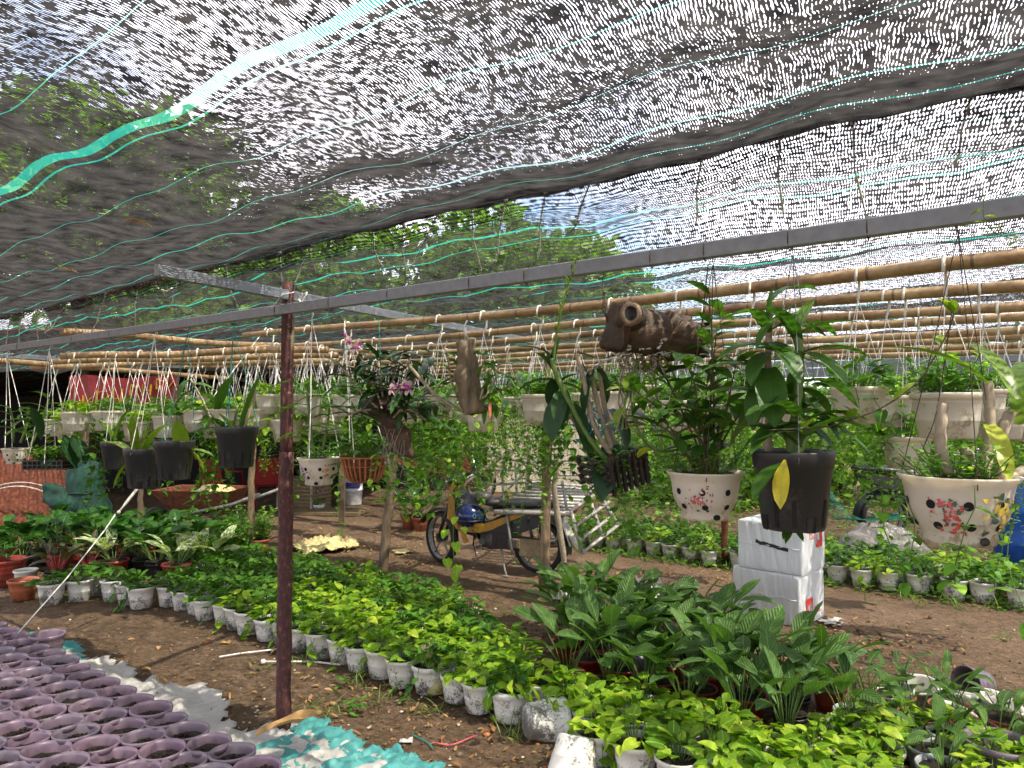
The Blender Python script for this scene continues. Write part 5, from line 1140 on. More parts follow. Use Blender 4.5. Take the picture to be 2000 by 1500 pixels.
# guy wire with turnbuckle
o = thing('guy_wire', 'guy wire with a turnbuckle running down from the beam to the ground at left', 'wire', G(28, 1246)); b = o.location.copy()
ps = [G(28, 1246, .0), P(45, 1225, 4.4), P(130, 1130, 4.75), P(205, 1035, 4.95), P(225, 1005, 5.0)]; mb = MB(); mb.tube([p-b for p in ps], .004, 5)
mb.tube([p-b for p in (P(315, 900, 5.15), P(345, 868, 5.2), P(520, 640, 5.4))], .003, 5); mb.build('wire', M['white_string'], o)
mb = MB(); a, c = P(232, 1000, 5.0)-b, P(302, 912, 5.12)-b; mb.tube([a, a.lerp(c, .12), a.lerp(c, .2), a.lerp(c, .8), a.lerp(c, .88), c], [.006, .006, .010, .010, .008, .006], 8); mb.ball(a, .012, 6); mb.ball(a.lerp(c, .85), .013, 6); mb.build('turnbuckle', M['hook'], o)
mb = MB(); mb.tube([c, (P(318, 895, 5.15)-b)], .010, 6); mb.build('wire_end', M['rust'], o)
# ------------------------------------------------------------------ parcels
def rotz(a): return Matrix.Rotation(a, 3, 'Z')
def parcel(label, pos, dims, rz, seed, tape=False, flip=False, lean=0.):
    o = thing('wrapped_parcel', label, 'parcel', pos, rz, 'white wrapped parcels'); o.rotation_euler.y = lean
    x, y, z = [k/2 for k in dims]; rr = random.Random(seed); mb = MB(); N = 44
    def sup(v):   # soft box with wrinkles
        m_ = max(abs(v.x)/x, abs(v.y)/y, abs(v.z)/z); return v/m_
    V = []; idx = {}; Fc = []
    def vid(p):
        k = tuple(round(c, 5) for c in p)
        if k not in idx:
            idx[k] = len(V); q = Vector(p); n_ = Vector((q.x/x, q.y/y, q.z/z)); e = sorted((abs(n_.x), abs(n_.y), abs(n_.z)))
            edge = max(0, e[1]-.86)/.14; shr = 1-.022*edge**2-.012*(max(0, e[0]-.86)/.14)
            w_ = .003*math.sin(q.x*60+seed+3*math.sin(q.z*7+q.x*9))*(1-edge)+.0018*math.sin(q.x*150+q.z*8+2*math.sin(q.z*13))*(1-edge) if abs(n_.y) > .99 else .004*math.sin(q.y*30+q.z*22+seed)*(1-edge)
            q = Vector((q.x*shr, q.y*shr, q.z*shr)); q += Vector((n_.x if abs(n_.x) > .99 else 0, n_.y if abs(n_.y) > .99 else 0, 0))*w_; V.append(tuple(q+Vector((0, 0, z))))
        return idx[k]
    for ax in range(3):
        for sg in (-1, 1):
            for i in range(N):
                for j in range(N):
                    qd = []
                    for a, c in ((i, j), (i+1, j), (i+1, j+1), (i, j+1)):
                        p = [0, 0, 0]; oth = [k for k in range(3) if k != ax]; p[ax] = sg*(x, y, z)[ax]; p[oth[0]] = (a/N*2-1)*(x, y, z)[oth[0]]; p[oth[1]] = (c/N*2-1)*(x, y, z)[oth[1]]; qd.append(vid(p))
                    Fc.append(tuple(qd))
    mb.add(V, Fc); mb.build('box', M['parcel'], o)
    mb = MB(); zz = z*1.0+.01
    mb.tube([(-x+.02+k*(2*x-.04)/14, -y-.003-.003*math.sin(k*2.1), zz+.006*math.sin(k*1.3)) for k in range(15)], .004, 6); mb.build('fold_seam', M['parcel'], o)
    if tape:
        mb = MB(); T = [(-.10+.0155*k, -y-.0075, zz+.020-.0022*k+(rr.uniform(-.004, .004) if k < 14 else 0)) for k in range(17)]
        mb.add([(a, b, c+d) for a, b, c in T for d in (-.013 if True else 0, .013)], [(2*k, 2*k+2, 2*k+3, 2*k+1) for k in range(16)], smooth=False); mb.build('black_tape', M['blacktape'], o)
    # red print on the right-hand end (+x face): red block with a white bolt, and TS 2
    s_ = -1 if flip else 1; cz = z+(s_*.07); cy = (.02 if not flip else .0); mb = MB(); X = x+.0075
    def quad(pts, mat=0, dx=0.): mb.add([(X+dx, cy+s_*.06+s_*a*1.5, cz+s_*b*1.35) for a, b in pts], [tuple(range(len(pts)))], mat=mat, smooth=False)
    quad([(-.035, -.055), (.035, -.055), (.035, -.035), (-.035, -.035)]); quad([(.022, -.035), (.035, -.035), (.035, .05), (.022, .05)]); quad([(-.035, -.035), (-.024, -.035), (-.027, .03), (-.035, .01)])
    quad([(.0, .05), (.022, .05), (.022, -.035), (.013, .0)]); quad([(-.015, -.035), (.018, -.035), (.008, -.022), (-.004, -.015)])
    mb.build('red_emblem', M['redprint'], o)
    for tx, ty in (('TS', -.13), ('2', -.055)):
        cu = bpy.data.curves.new('lettering', 'FONT'); cu.body = tx; cu.size = .068; cu.extrude = .0004; t0_ = bpy.data.objects.new('tmp', cu); me_ = bpy.data.meshes.new_from_object(t0_); me_.materials.clear(); me_.materials.append(M['redprint']); bpy.data.objects.remove(t0_); t_ = link('lettering', me_, o)
        t_.matrix_local = Matrix.Translation((X, cy+s_*ty, cz+s_*.0)) @ Matrix(((0, 0, 1, 0), (s_, 0, 0, 0), (0, s_, 0, 0), (0, 0, 0, 1))); 
    return o
Y0 = G(1562, 1228).y
a = G(1562, 1228); rz = R(-46)
def pl_corner(corner, dims, rz):   # centre from the near right bottom corner
    return corner+Matrix.Rotation(rz, 3, 'Z') @ Vector((-dims[0]/2, dims[1]/2, 0))
dm = (.53, .42, .37)
parcel('lower parcel of the stack of two, its red print upside down near the ground', pl_corner(a, dm, rz)+Vector((0, 0, .0)), dm, rz, 1, flip=True)
dm2 = (.50, .42, .36); a2 = P(1568, 1124, Y0-.01)
parcel('upper parcel of the stack, with a strip of black tape', pl_corner(Vector((a2.x, a2.y, .37)), dm2, rz+.04), dm2, rz+.04, 2, tape=True)
# ------------------------------------------------------------------ motorbike
fr, re_ = G(874, 1100), G(1052, 1120); hd = (fr-re_); WB = 1.10; sc = .98
rzb = math.atan2(.46, -.91)
bk = thing('motorbike', 'yellow and black motorbike parked on the dirt path, carrying a wide slatted rack', 'motorbike', re_, rzb, None, sc)
WR = .265
def wheel(parent, x, rot=0., name='wheel'):
    w_ = bpy.data.objects.new(name, None); COL.objects.link(w_); w_.parent = parent; w_.location = (x, 0, WR); w_.rotation_euler = (0, 0, rot)
    Q = Matrix.Rotation(PI/2, 4, 'X')
    mb = MB(); pr = [(WR-.045, -.025)]+[(WR-.034+.034*math.cos(q), .045*math.sin(q)) for q in np.linspace(-1.9, 1.9, 13)]+[(WR-.045, .025)]
    mb.lathe(pr, 40, M=Q)
    for k in range(40):
        q = 2*PI*k/40; mb.box(((WR-.001)*math.cos(q), .012*(1 if k % 2 else -1), (WR-.001)*math.sin(q)), (.012, .03, .004), Matrix.Rotation(-q+PI/2, 3, 'Y'))
    mb.build('tyre', M['rubber'], w_)
    mb = MB(); mb.lathe([(WR-.04, -.026), (WR-.052, -.02), (WR-.055, 0), (WR-.052, .02), (WR-.04, .026)], 40, M=Q); mb.build('rim', M['steel_dull'], w_)
    mb = MB()
    for k in range(5):
        q = 2*PI*k/5+.3; d = Vector((math.cos(q), 0, math.sin(q))); mb.tube([d*.03, d*.12, d*(WR-.052)], [.016, .011, .013], 6, flat=.6)
    mb.build('spokes', M['steel_dull'], w_)
    mb = MB(); mb.lathe([(0, -.05), (.045, -.05), (.05, -.03), (.05, .03), (.045, .05), (0, .05)], 20, M=Q); mb.build('hub', M['engine'], w_)
wheel(bk, 0, 0); wheel(bk, WB, -.42)
def bt(name, mat, fn, lab=None): mb = MB(); fn(mb); return mb.build(name, M[mat], bk, lab)
def fork(mb):
    for sg in (-1, 1): mb.tube([(WB, sg*.065, WR), (WB-.07, sg*.062, .48), (WB-.16, sg*.05, .72)], [.018, .02, .018], 8)
bt('fork', 'blackpl', fork)
def fend(mb, x, r, a0, a1, w_=.055):
    mb.grid(lambda u, v: (x+r*math.cos(a0+(a1-a0)*u), (v-.5)*2*w_, WR+r*math.sin(a0+(a1-a0)*u)-.025*abs(v-.5)*2), 18, 6)
bt('front_fender', 'blackpl', lambda mb: fend(mb, WB-.01, .305, .45, 2.35, .07)); bt('rear_fender', 'blackpl', lambda mb: fend(mb, 0, .32, .9, 3.3, .07))
# leg shield and body
def shield(mb):
    for sg in (-1, 1):
        mb.grid(lambda u, v: (WB-.17-.30*v-.05*u, sg*(.035+.15*u), .70-.42*v+.05*u), 6, 10)
bt('leg_shield', 'blackpl', shield)
def nose(mb):
    mb.grid(lambda u, v: (WB-.06-.10*v-.05*abs(u-.5), (u-.5)*(.10+.05*math.sin(v*PI)), .42+.42*v), 8, 10)
    mb.grid(lambda u, v: (WB-.13-.12*v, (u-.5)*.16, .42+.40*v), 8, 10)
    for sg in (-1, 1): mb.prism([(WB-.11, .42), (WB-.15, .84), (WB-.21, .84), (WB-.20, .60), (WB-.25, .38), (WB-.17, .36)], .012, Matrix.Translation((0, sg*.085, 0)))
bt('front_cowl', 'yellowpaint', nose)
bt('inner_shield', 'blackpl', lambda mb: mb.tube([(WB-.20, 0, .78), (WB-.27, 0, .60), (WB-.33, 0, .42)], [.10, .13, .10], 10, flat=.5))
def side(mb):
    for sg in (-1, 1):
        mb.prism([(WB-.36, .36), (WB-.28, .45), (.55, .45), (.36, .52), (.12, .59), (.10, .565), (.28, .49), (.46, .40), (.60, .36)], .014, Matrix.Translation((0, sg*.105, 0)))
bt('side_panel', 'yellowpaint', side)
def tub(mb): mb.tube([(WB-.22, 0, .58), (WB-.34, 0, .40), (.55, 0, .36), (.30, 0, .48), (-.10, 0, .56)], [.07, .095, .10, .10, .07], 12)
bt('frame', 'blackpl', tub)
bt('seat', 'blackpl', lambda mb: mb.tube([(.48, 0, .60), (.34, 0, .655), (.10, 0, .66), (-.14, 0, .68), (-.20, 0, .67)], [.05, .10, .11, .10, .05], 14, flat=.42))
def eng(mb):
    mb.box((.50, 0, .30), (.24, .19, .17), bev=.03); mb.tube([(.56, 0, .32), (.72, 0, .36)], [.06, .055], 12)
    for k in range(5): mb.lathe([(.045, 0), (.066, 0), (.066, .004), (.045, .004)], 14, M=Matrix.Translation((.62+.022*k, 0, .335+.006*k)) @ Matrix.Rotation(PI/2, 4, 'Y'))
    mb.lathe([(0, 0), (.07, 0), (.075, .01), (.07, .02), (0, .025)], 20, M=Matrix.Translation((.46, .105, .29)) @ Matrix.Rotation(-PI/2, 4, 'X')); mb.lathe([(0, 0), (.06, 0), (.06, .02), (0, .025)], 20, M=Matrix.Translation((.46, -.12, .29)) @ Matrix.Rotation(PI/2, 4, 'X'))
bt('engine', 'engine', eng)
bt('under_panel', 'blackpl', lambda mb: [mb.prism([(.55, .45), (.36, .52), (.0, .61), (-.2, .64), (-.24, .55), (.0, .44), (.3, .34), (.5, .36)], .012, Matrix.Translation((0, sg*.098, 0))) for sg in (-1, 1)])
def chain(mb): mb.prism([(.44, .24), (.44, .38), (-.02, .36), (-.08, .30), (-.02, .21)], .03, Matrix.Translation((0, .12, 0)))
bt('chain_case', 'slatwood', chain)
def exh(mb): mb.tube([(.72, -.06, .28), (.60, -.10, .18), (.30, -.14, .20), (-.10, -.16, .27), (-.32, -.16, .31)], [.016, .016, .02, .042, .038], 12)
bt('exhaust', 'chrome', exh)
def kick(mb): mb.tube([(.36, .10, .24), (.30, .17, .12), (.22, .25, .0)], .010, 6); mb.box((.22, .255, .004), (.05, .03, .008))
bt('side_stand', 'steel_dull', kick)
def pegs(mb):
    mb.tube([(.58, .10, .24), (.56, .22, .24)], .010, 6); mb.box((.56, .18, .25), (.03, .09, .02), bev=.004); mb.tube([(.66, .10, .22), (.62, .13, .12), (.66, .14, .10)], .006, 6); mb.box((.20, .16, .30), (.10, .03, .07), bev=.004)
bt('footrest', 'engine', pegs)
def bars(mb):
    mb.tube(spline([(WB-.32, -.30, .87), (WB-.26, -.2, .90), (WB-.21, 0, .84), (WB-.26, .2, .90), (WB-.32, .30, .87)], 16), .011, 8)
bt('handlebar', 'chrome', bars)
for sg in (-1, 1):
    bt('grip', 'rubber', lambda mb: mb.tube([(WB-.33, sg*.31, .868), (WB-.30, sg*.22, .89)], .017, 8))
    bt('mirror', 'blackpl', lambda mb: (mb.tube([(WB-.27, sg*.2, .90), (WB-.25, sg*.24, 1.0), (WB-.26, sg*.27, 1.04)], .005, 5), mb.ball((WB-.26, sg*.29, 1.06), (.012, .055, .035), 8)))
bt('headlamp', 'chrome', lambda mb: mb.ball((WB-.11, 0, .84), (.055, .09, .06), 10))
bt('headlamp_cowl', 'blackpl', lambda mb: mb.ball((WB-.17, 0, .86), (.10, .11, .07), 10))
def shock(mb):
    for sg in (-1, 1): mb.tube([(0, sg*.10, .28), (.07, sg*.10, .55)], .014, 8); [mb.lathe([(.02, 0), (.028, .003), (.02, .006)], 10, M=Matrix.Translation((.015+.0045*k*2.0, sg*.10, .33+.018*k*2)) ) for k in range(6)]
bt('shock_absorber', 'blackpl', shock)
bt('tail_flap', 'dirtywhite', lambda mb: (mb.grid(lambda u, v: (-.26-.10*v, (u-.5)*.17, .56-.26*v), 4, 6), mb.tube([(-.33, .0, .40), (-.41, .0, .30), (-.44, 0, .22)], [.05, .055, .03], 10, flat=.5)), 'white patterned rear mudflap')
bt('front_bag', 'darkcloth', lambda mb: mb.ball((.80, .05, .55), (.09, .09, .11), 8))
# rack: slatted deck with a hinged ladder end
rk = bpy.data.objects.new('cargo_rack', None); COL.objects.link(rk); rk.parent = bk
inv = (Matrix.Translation(re_) @ Matrix.Rotation(rzb, 4, 'Z') @ Matrix.Scale(sc, 4)).inverted()
L = lambda x, y, Y: inv @ P(x, y, Y)
nl, nr, fr2, fl = L(966, 1000, 7.15), L(1113, 1003, 6.75), L(1166, 951, 7.9), L(1040, 944, 8.2)
def bar(mb, a, b, h=.018, n=4): mb.tube([a, b], h, n)
for k in range(10):
    f = k/9; mb = MB(); bar(mb, nl.lerp(fl, f), nr.lerp(fr2, f), .019 if k else .024); mb.build('slat', M['steel_bright'], rk)
mb = MB()
for f in (.0, .5, 1.): bar(mb, nl.lerp(nr, f)-Vector((0, 0, .03)), fl.lerp(fr2, f)-Vector((0, 0, .03)), .015)
mb.build('deck_frame', M['rust'], rk)
for a_, b_ in (((990, 1003, 7.1), (1000, 1078, 7.0)), ((1102, 1003, 6.8), (1085, 1060, 6.9)), ((1108, 1000, 6.8), (1098, 940, 7.0)), ((1092, 1003, 7.4), (1075, 1050, 7.2))): mb = MB(); bar(mb, L(*a_), L(*b_), .014); mb.build('deck_leg', M['steel_dull'], rk)
for a_, b_ in (((954, 888, 8.2), (1065, 912, 8.0)), ((954, 917, 8.2), (1062, 921, 8.0)), ((954, 947, 8.2), (1060, 941, 8.0)), ((980, 915, 8.2), (984, 985, 8.0)), ((1006, 905, 8.2), (1010, 975, 8.0)), ((950, 1000, 8.3), (1060, 885, 8.3)), ((1060, 900, 8.1), (1155, 899, 8.1)), ((1060, 928, 8.1), (1140, 928, 8.1))):
    mb = MB(); bar(mb, L(*a_), L(*b_), .013); mb.build('side_rail', M['steel_dull'], rk)
c1, c2, c3, c4 = L(1115, 998, 6.75), L(1168, 962, 7.1), L(1207, 1026, 7.1), L(1137, 1080, 6.75)
mb = MB()
for a_, b_ in ((c1, c2), (c1, c4), (c4, c3), (c2, c3), (c1.lerp(c2, .68), c4.lerp(c3, .55)), (L(1124, 1028, 6.75), L(1190, 980, 7.1)), (L(1131, 1056, 6.75), L(1196, 1008, 7.1))): bar(mb, a_, b_, .019)
mb.build('hinged_gate', M['steel_bright'], rk)
mb = MB(); mb.box((.18, .15, .30), (.12, .04, .09), bev=.006); mb.box((-.02, .15, .27), (.30, .02, .16)); mb.build('plank_guard', M['board'], bk)
mb = MB(); mb.ball((.60, .02, .70), (.10, .10, .07), 10); mb.ball((.52, -.02, .66), (.12, .09, .05), 8); mb.build('seat_bundle', M['engine'], bk)
for sg in (-1, 1): mb = MB(); mb.prism([(WB-.33, .36), (WB-.27, .42), (WB-.33, .24), (WB-.38, .26)], .012, Matrix.Translation((0, sg*.11, 0))); mb.build('lower_cowl', M['yellowpaint'], bk)
hp_ = thing('helmet', 'dark blue open-face helmet with a small round sticker hung on the motorbike', 'helmet', P(917, 1032, fr.y-.18)); A = lambda *v: Vector(v)
mb = MB(); mb.ball((0, 0, .125), (.135, .12, .12), 16); mb.build('shell', M['bluehelmet'], hp_)
mb = MB(); mb.tube([(.135*math.cos(q)*1.01+.0, .12*math.sin(q)*1.01, .085) for q in np.linspace(0, 2*PI, 30)], .009, 6); mb.build('rim', M['blackpl'], hp_)
mb = MB(); mb.ball((.07, 0, .13), (.095, .1, .1), 12); mb.build('visor', M['bluehelmet'], hp_)
mb = MB(); n_ = Vector((.42, -.9, .1)).normalized(); p_ = Vector((.052, -.112, .135)); q_ = n_.to_track_quat('Z', 'Y').to_matrix(); mb.tube([p_+q_ @ Vector((.016*math.cos(t), .020*math.sin(t), .002)) for t in np.linspace(0, 2*PI, 17)], .0035, 5); mb.build('sticker', M['teal'], hp_)
mb = MB(); mb.tube([(.03, -.09, .03), (.05, -.06, -.06), (.04, -.05, -.16)], .008, 5); mb.build('strap', M['blackpl'], hp_)
# second motorbike in the back, partly hidden
def back_bike(pos, rz, label, seat, scl=1., panel='rust'):
    o = thing('motorbike', label, 'motorbike', pos, rz, None, scl); wheel(o, 0); wheel(o, 1.15, .3)
    mb = MB(); mb.tube([(.95, 0, .62), (.75, 0, .42), (.45, 0, .38), (.1, 0, .5)], [.05, .07, .09, .07], 10); mb.box((.48, 0, .28), (.26, .2, .2), bev=.03); mb.build('engine', M['engine'], o)
    mb = MB(); mb.tube([(.5, 0, .68), (.2, 0, .72), (-.3, 0, .76)], [.06, .12, .08], 12, flat=.45); mb.build('seat', M[seat], o)
    mb = MB(); [mb.tube([(1.15, s*.06, WR), (1.0, s*.05, .75)], .018, 6) for s in (-1, 1)]; mb.build('fork', M['chrome'], o)
    mb = MB(); mb.tube(spline([(.85, -.3, .95), (.97, 0, .88), (.85, .3, .95)], 8), .012, 6); mb.build('handlebar', M['chrome'], o)
    mb = MB(); mb.ball((1.02, 0, .82), (.07, .09, .09), 8); mb.build('headlamp', M['blackpl'], o)
    mb = MB(); [mb.prism([(.9, .78), (1.02, .5), (.7, .3), (.5, .42), (-.2, .62), (-.25, .70), (.4, .62)], .012, Matrix.Translation((0, s*.1, 0))) for s in (-1, 1)]; mb.build('side_panel', M[panel], o)
    mb = MB(); fend(mb, 1.15, .31, .3, 2.4); mb.build('fender', M['blackpl'], o); mb = MB(); fend(mb, 0, .31, .6, 3.2); mb.build('fender', M['blackpl'], o)
back_bike(G(795, 980), R(4), 'rusty red motorbike in the shade behind the leaning bark stake', 'blackpl', 1.05)
back_bike(G(1725, 1062), R(12), 'black motorbike half hidden by vines behind the plastic sheet at right', 'blackpl', 1.15, 'blackpl')
# plastic sheet
b = G(1720, 1088); o = thing('plastic_sheet', 'crumpled grey translucent plastic sheet thrown over something beyond the path at right', 'plastic sheet', b)
mb = MB(); mb.grid(lambda u, v: ((u-.5)*.95+.03*math.sin(v*9), (v-.5)*.5, .36*math.sin(PI*min(1, max(0, u)))**.6*(math.sin(PI*v)**.5)+.018*math.sin(u*31+v*7)+.014*math.sin(v*27+u*13)), 44, 26)
mt = NT('grey_polythene'); mt.col((.30, .28, .26)); mt.set(.25); t_ = mt.n('BsdfTransparent'); ms = mt.n('MixShader'); ms.inputs[0].default_value = .72; mt.l(t_.outputs[0], ms.inputs[1]); mt.l(mt.b.outputs[0], ms.inputs[2]); mt.l(ms.outputs[0], mt.out.inputs[0])
nz_ = mt.noise(mt.vec('Object'), 16, 4); mt.bump(nz_, .8, .03); mb.build('sheet', mt.m, o)
mb = MB(); mb.ball((0, 0, .12), (.35, .17, .2), 10); mb.build('bundle', M['darkcloth'], o)
# blue barrel
o = thing('barrel', 'blue plastic barrel behind vines at the right edge', 'barrel', G(2010, 1120)); mb = MB()
mb.lathe([(0, 0), (.26, 0), (.28, .02), (.285, .28), (.295, .3), (.285, .32), (.285, .58), (.295, .6), (.285, .62), (.28, .88), (.26, .9), (0, .9)], 36); mb.build('drum', M['blueplastic'], o); mb = MB(); mb.lathe([(.27, .89), (.29, .895), (.29, .92), (.27, .92)], 36); mb.build('rim', M['blueplastic'], o)
# hammock net
o = thing('net_hammock', 'slack blue-green net slung beyond the path at right', 'net', P(1700, 1000, 8.2)); b = o.location.copy(); mb = MB()
for k in range(14):
    d = .02*k; mb.tube(spline([P(1620, 955, 8.6)-b+Vector((0, d, 0)), P(1655, 1000, 8.4)-b+Vector((0, d*2, -d*.5)), P(1705, 1018+k*.6, 8.2)-b+Vector((0, d*2, 0)), P(1775, 1010, 8)-b+Vector((0, d, 0))], 12), .0028, 3, cap=False)
mb.build('mesh', M['net_teal'], o)
# ------------------------------------------------------------------ things in the shed area
o = thing('wheelbarrow', 'rust brown wheelbarrow with pale sand under the black pots', 'wheelbarrow', G(395, 1062), R(-6), None, 1.1)
mb = MB(); T = [(-.42, -.30), (.42, -.30), (.42, .30), (-.42, .30)]; B_ = [(-.20, -.17), (.22, -.17), (.22, .17), (-.20, .17)]
V = [(x, y, .58) for x, y in T]+[(x, y, .34) for x, y in B_]+[(x*.97, y*.97, .575) for x, y in T]+[(x*.96, y*.96, .35) for x, y in B_]
mb.add(V, [(0, 1, 5, 4), (1, 2, 6, 5), (2, 3, 7, 6), (3, 0, 4, 7), (4, 5, 6, 7), (9, 8, 12, 13), (10, 9, 13, 14), (11, 10, 14, 15), (8, 11, 15, 12), (15, 14, 13, 12), (0, 8, 9, 1), (1, 9, 10, 2), (2, 10, 11, 3), (3, 11, 8, 0)], smooth=False); mb.build('tray', M['rust'], o)
mb = MB(); mb.ball((.12, 0, .53), (.24, .2, .09), 12); mb.build('sand', M['yellowcloth'], o)
mb = MB(); [mb.tube([(-.5, s*.1, .2), (-.1, s*.2, .33), (.45, s*.27, .45), (.75, s*.28, .56)], .016, 8) for s in (-1, 1)]; [mb.tube([(.25, s*.22, .36), (.32, s*.24, .0)], .014, 6) for s in (-1, 1)]; mb.build('handle', M['steel_dull'], o)
mb = MB(); mb.lathe([(.10, -.02), (.17, -.03), (.19, 0), (.17, .03), (.10, .02)], 24, M=Matrix.Translation((-.5, 0, .19)) @ Matrix.Rotation(PI/2, 4, 'X')); mb.lathe([(0, -.02), (.1, -.02), (.1, .02), (0, .02)], 16, M=Matrix.Translation((-.5, 0, .19)) @ Matrix.Rotation(PI/2, 4, 'X')); mb.build('wheel', M['rubber'], o)
o = thing('full_sack', 'tall slumped dark green sack beside the corrugated sheets', 'sack', G(170, 1035)); mb = MB()
mb.tube([(0, 0, 0), (.0, 0, .05), (.02, 0, .3), (-.02, 0, .48), (-.05, 0, .62), (-.06, 0, .8), (-.1, 0, .86)], [.22, .27, .26, .21, .23, .2, .1], 28); mb.jit(.04, 5, 1, .015, 18); mb.build('sack', M['greensack'], o); mb = MB(); mb.tube([(-.02+.21*math.cos(q), .21*math.sin(q), .48+.01*math.sin(3*q)) for q in np.linspace(0, 2*PI, 20)], .012, 6); mb.build('fold', M['greensack'], o)
for k, (x0, x1, yb, yt, lab) in enumerate(((-30, 150, 1035, 905, 'front rusty corrugated sheet leaning at the far left'), (-60, 110, 1020, 900, 'rear rusty corrugated sheet leaning at the far left edge'))):
    g = G((x0+x1)/2, yb); o = thing('corrugated_sheet', lab, 'metal sheet', g, R(14), 'rusty sheets at far left'); w_ = (x1-x0)/F*g.y; h = 1.0
    mb = MB(); mb.grid(lambda u, v: ((u-.5)*w_*(1-.35*v)-.12*v, .35*v+.02*math.sin(u*60)+.02*k, h*v*.95), 72, 4); mt = M['rust']; mb.build('sheet', mt, o)
    if k == 0:
        mb = MB(); mb.tube([Vector((-.6+1.15*u, -.08-.04*u, .02+.55*math.sin(PI*(.25+.62*u)))) for u in np.linspace(0, 1, 16)], .008, 6); mb.tube([Vector((-.6+1.2*u, -.09-.04*u, .06+.56*math.sin(PI*(.25+.6*u)))) for u in np.linspace(0, 1, 16)], .006, 6); mb.build('bent_hoop', M['dirtywhite'], o)
o = thing('folded_tarp', 'teal plastic bag tucked behind the rusty sheets', 'bag', P(115, 985, 8.8)); mb = MB(); mb.ball((0, 0, .05), (.26, .10, .13), 16, M=Matrix.Rotation(R(40), 4, 'Y')); mb.jit(.05, 7, 1, .02, 22); mb.build('bag', M['greensack'], o)
def chair(label, pos, rz):
    o = thing('plastic_chair', label, 'chair', pos, rz, 'red plastic chairs')
    mb = MB(); mb.grid(lambda u, v: ((u-.5)*.42, (v-.5)*.42, .42+.02*(u-.5)**2*4), 8, 8); mb.box((0, 0, .40), (.42, .42, .025), bev=.01); mb.build('seat', M['redplastic'], o)
    mb = MB(); mb.grid(lambda u, v: ((u-.5)*(.42-.06*v), .21+.09*v+.05*(1-(2*u-1)**2), .42+.40*v), 10, 8); mb.build('backrest', M['redplastic'], o)
    for x in (-1, 1):
        for y in (-1, 1): mb = MB(); mb.tube([(x*.18, y*.18, .41), (x*.22, y*.22, 0)], [.028, .018], 6); mb.build('leg', M['redplastic'], o)
        mb = MB(); mb.tube([(x*.21, -.16, .42), (x*.23, -.12, .62), (x*.22, .22, .66)], .02, 6); mb.build('arm', M['redplastic'], o)
chair('red plastic chair in the shed shade behind the wheelbarrow handle', G(435, 1005), R(160)); chair('red plastic chair with a pale mark just left of the rusty post', G(525, 998), R(200))
o = thing('board_crate', 'slatted brown wooden crate on the ground right of the rusty post', 'crate', G(596, 995), R(-20), None, 1.); mb = MB()
for k in range(9): mb.box((-.02, -.24, .04+.055*k), (.62, .02, .048), bev=.003); 
for k in range(9): mb.box((.30, 0, .04+.055*k), (.02, .46, .048), bev=.003); mb.box((-.33, 0, .04+.055*k), (.02, .46, .048), bev=.003)
mb.build('slats', M['board'], o); 
for x in (-.31, .29): mb = MB(); mb.box((x, -.256, .26), (.035, .02, .52)); mb.build('corner_post', M['pipe'], o); mb = MB(); mb.box((0, 0, .525), (.66, .5, .02)); mb.build('lid', M['board'], o)
o = thing('doormat_board', 'flat dark board lying before the wooden crate', 'board', G(640, 1003), R(-8)); mb = MB(); mb.box((0, 0, .03), (1.1, .5, .05), bev=.004); mb.build('board', M['board'], o)
o = thing('potted_orchid', 'small purple orchid in a white dish between crate and bucket', 'potted plant', G(622, 1000)+Vector((0, 0, .055)), 0, None, 1.); mb = MB(); mb.lathe([(0, 0), (.07, 0), (.1, .06), (.095, .06), (.07, .02), (0, .02)], 20); mb.build('dish', M['white_paint'], o)
mb = MB(); lily(mb, 8, .03, .12, .14, .06, 5, prof=OVATE); mb.build('foliage', LM('vine'), o)
for k in range(14): mb = MB(); flower(mb, Vector((ra(-.08, .08), ra(-.05, .03), ra(.22, .42))), .9, (ra(-.5, .5), -1, .1), k); mb.build('flower', [M['decal_purple'], M['petal']], o)
mb = MB(); mb.tube([(0, 0, .03), (.01, 0, .25), (-.02, 0, .42)], .004, 5); mb.build('stem', M['greenstem'], o)
o = thing('paint_bucket', 'white bucket with a purple label right of the crate', 'bucket', G(688, 985), 0, None, 1.1); mb = MB(); mb.lathe([(0, 0), (.13, 0), (.135, .01), (.145, .20), (.155, .205), (.155, .225), (.147, .23), (.152, .34), (.16, .345), (.16, .365), (.15, .37), (0, .365)], 28); mb.build('bucket', M['white_paint'], o)
mb = MB(); mb.grid(lambda u, v: (.1535*math.cos(-2.2+1.6*u), .1535*math.sin(-2.2+1.6*u), .245+.085*v), 12, 2); mb.build('label', M['purplelabel'], o); mb = MB(); mb.tube([(.16*math.cos(q), .16*math.sin(q), .34-.1*math.sin(q/2+.0)) for q in np.linspace(PI, 2*PI, 14)], .003, 5); mb.build('handle', M['steel'], o)
o = thing('yellow_can', 'upright yellow plastic box behind the ribbed basket', 'container', G(672, 978), R(10), None, 1.); mb = MB(); mb.box((0, 0, .34), (.13, .1, .42), bev=.015); mb.build('body', M['yellowplastic'], o); mb = MB(); mb.box((0, 0, .07), (.16, .13, .12), bev=.01); mb.build('base', M['board'], o)
o = thing('vase', 'small white vase left of the paint bucket', 'vase', G(668, 1003), 0, None, 1.); mb = MB(); mb.lathe([(0, 0), (.035, 0), (.03, .04), (.04, .10), (.03, .16), (.036, .2), (.03, .2), (.02, .15)], 18); mb.build('vase', M['white_paint'], o)
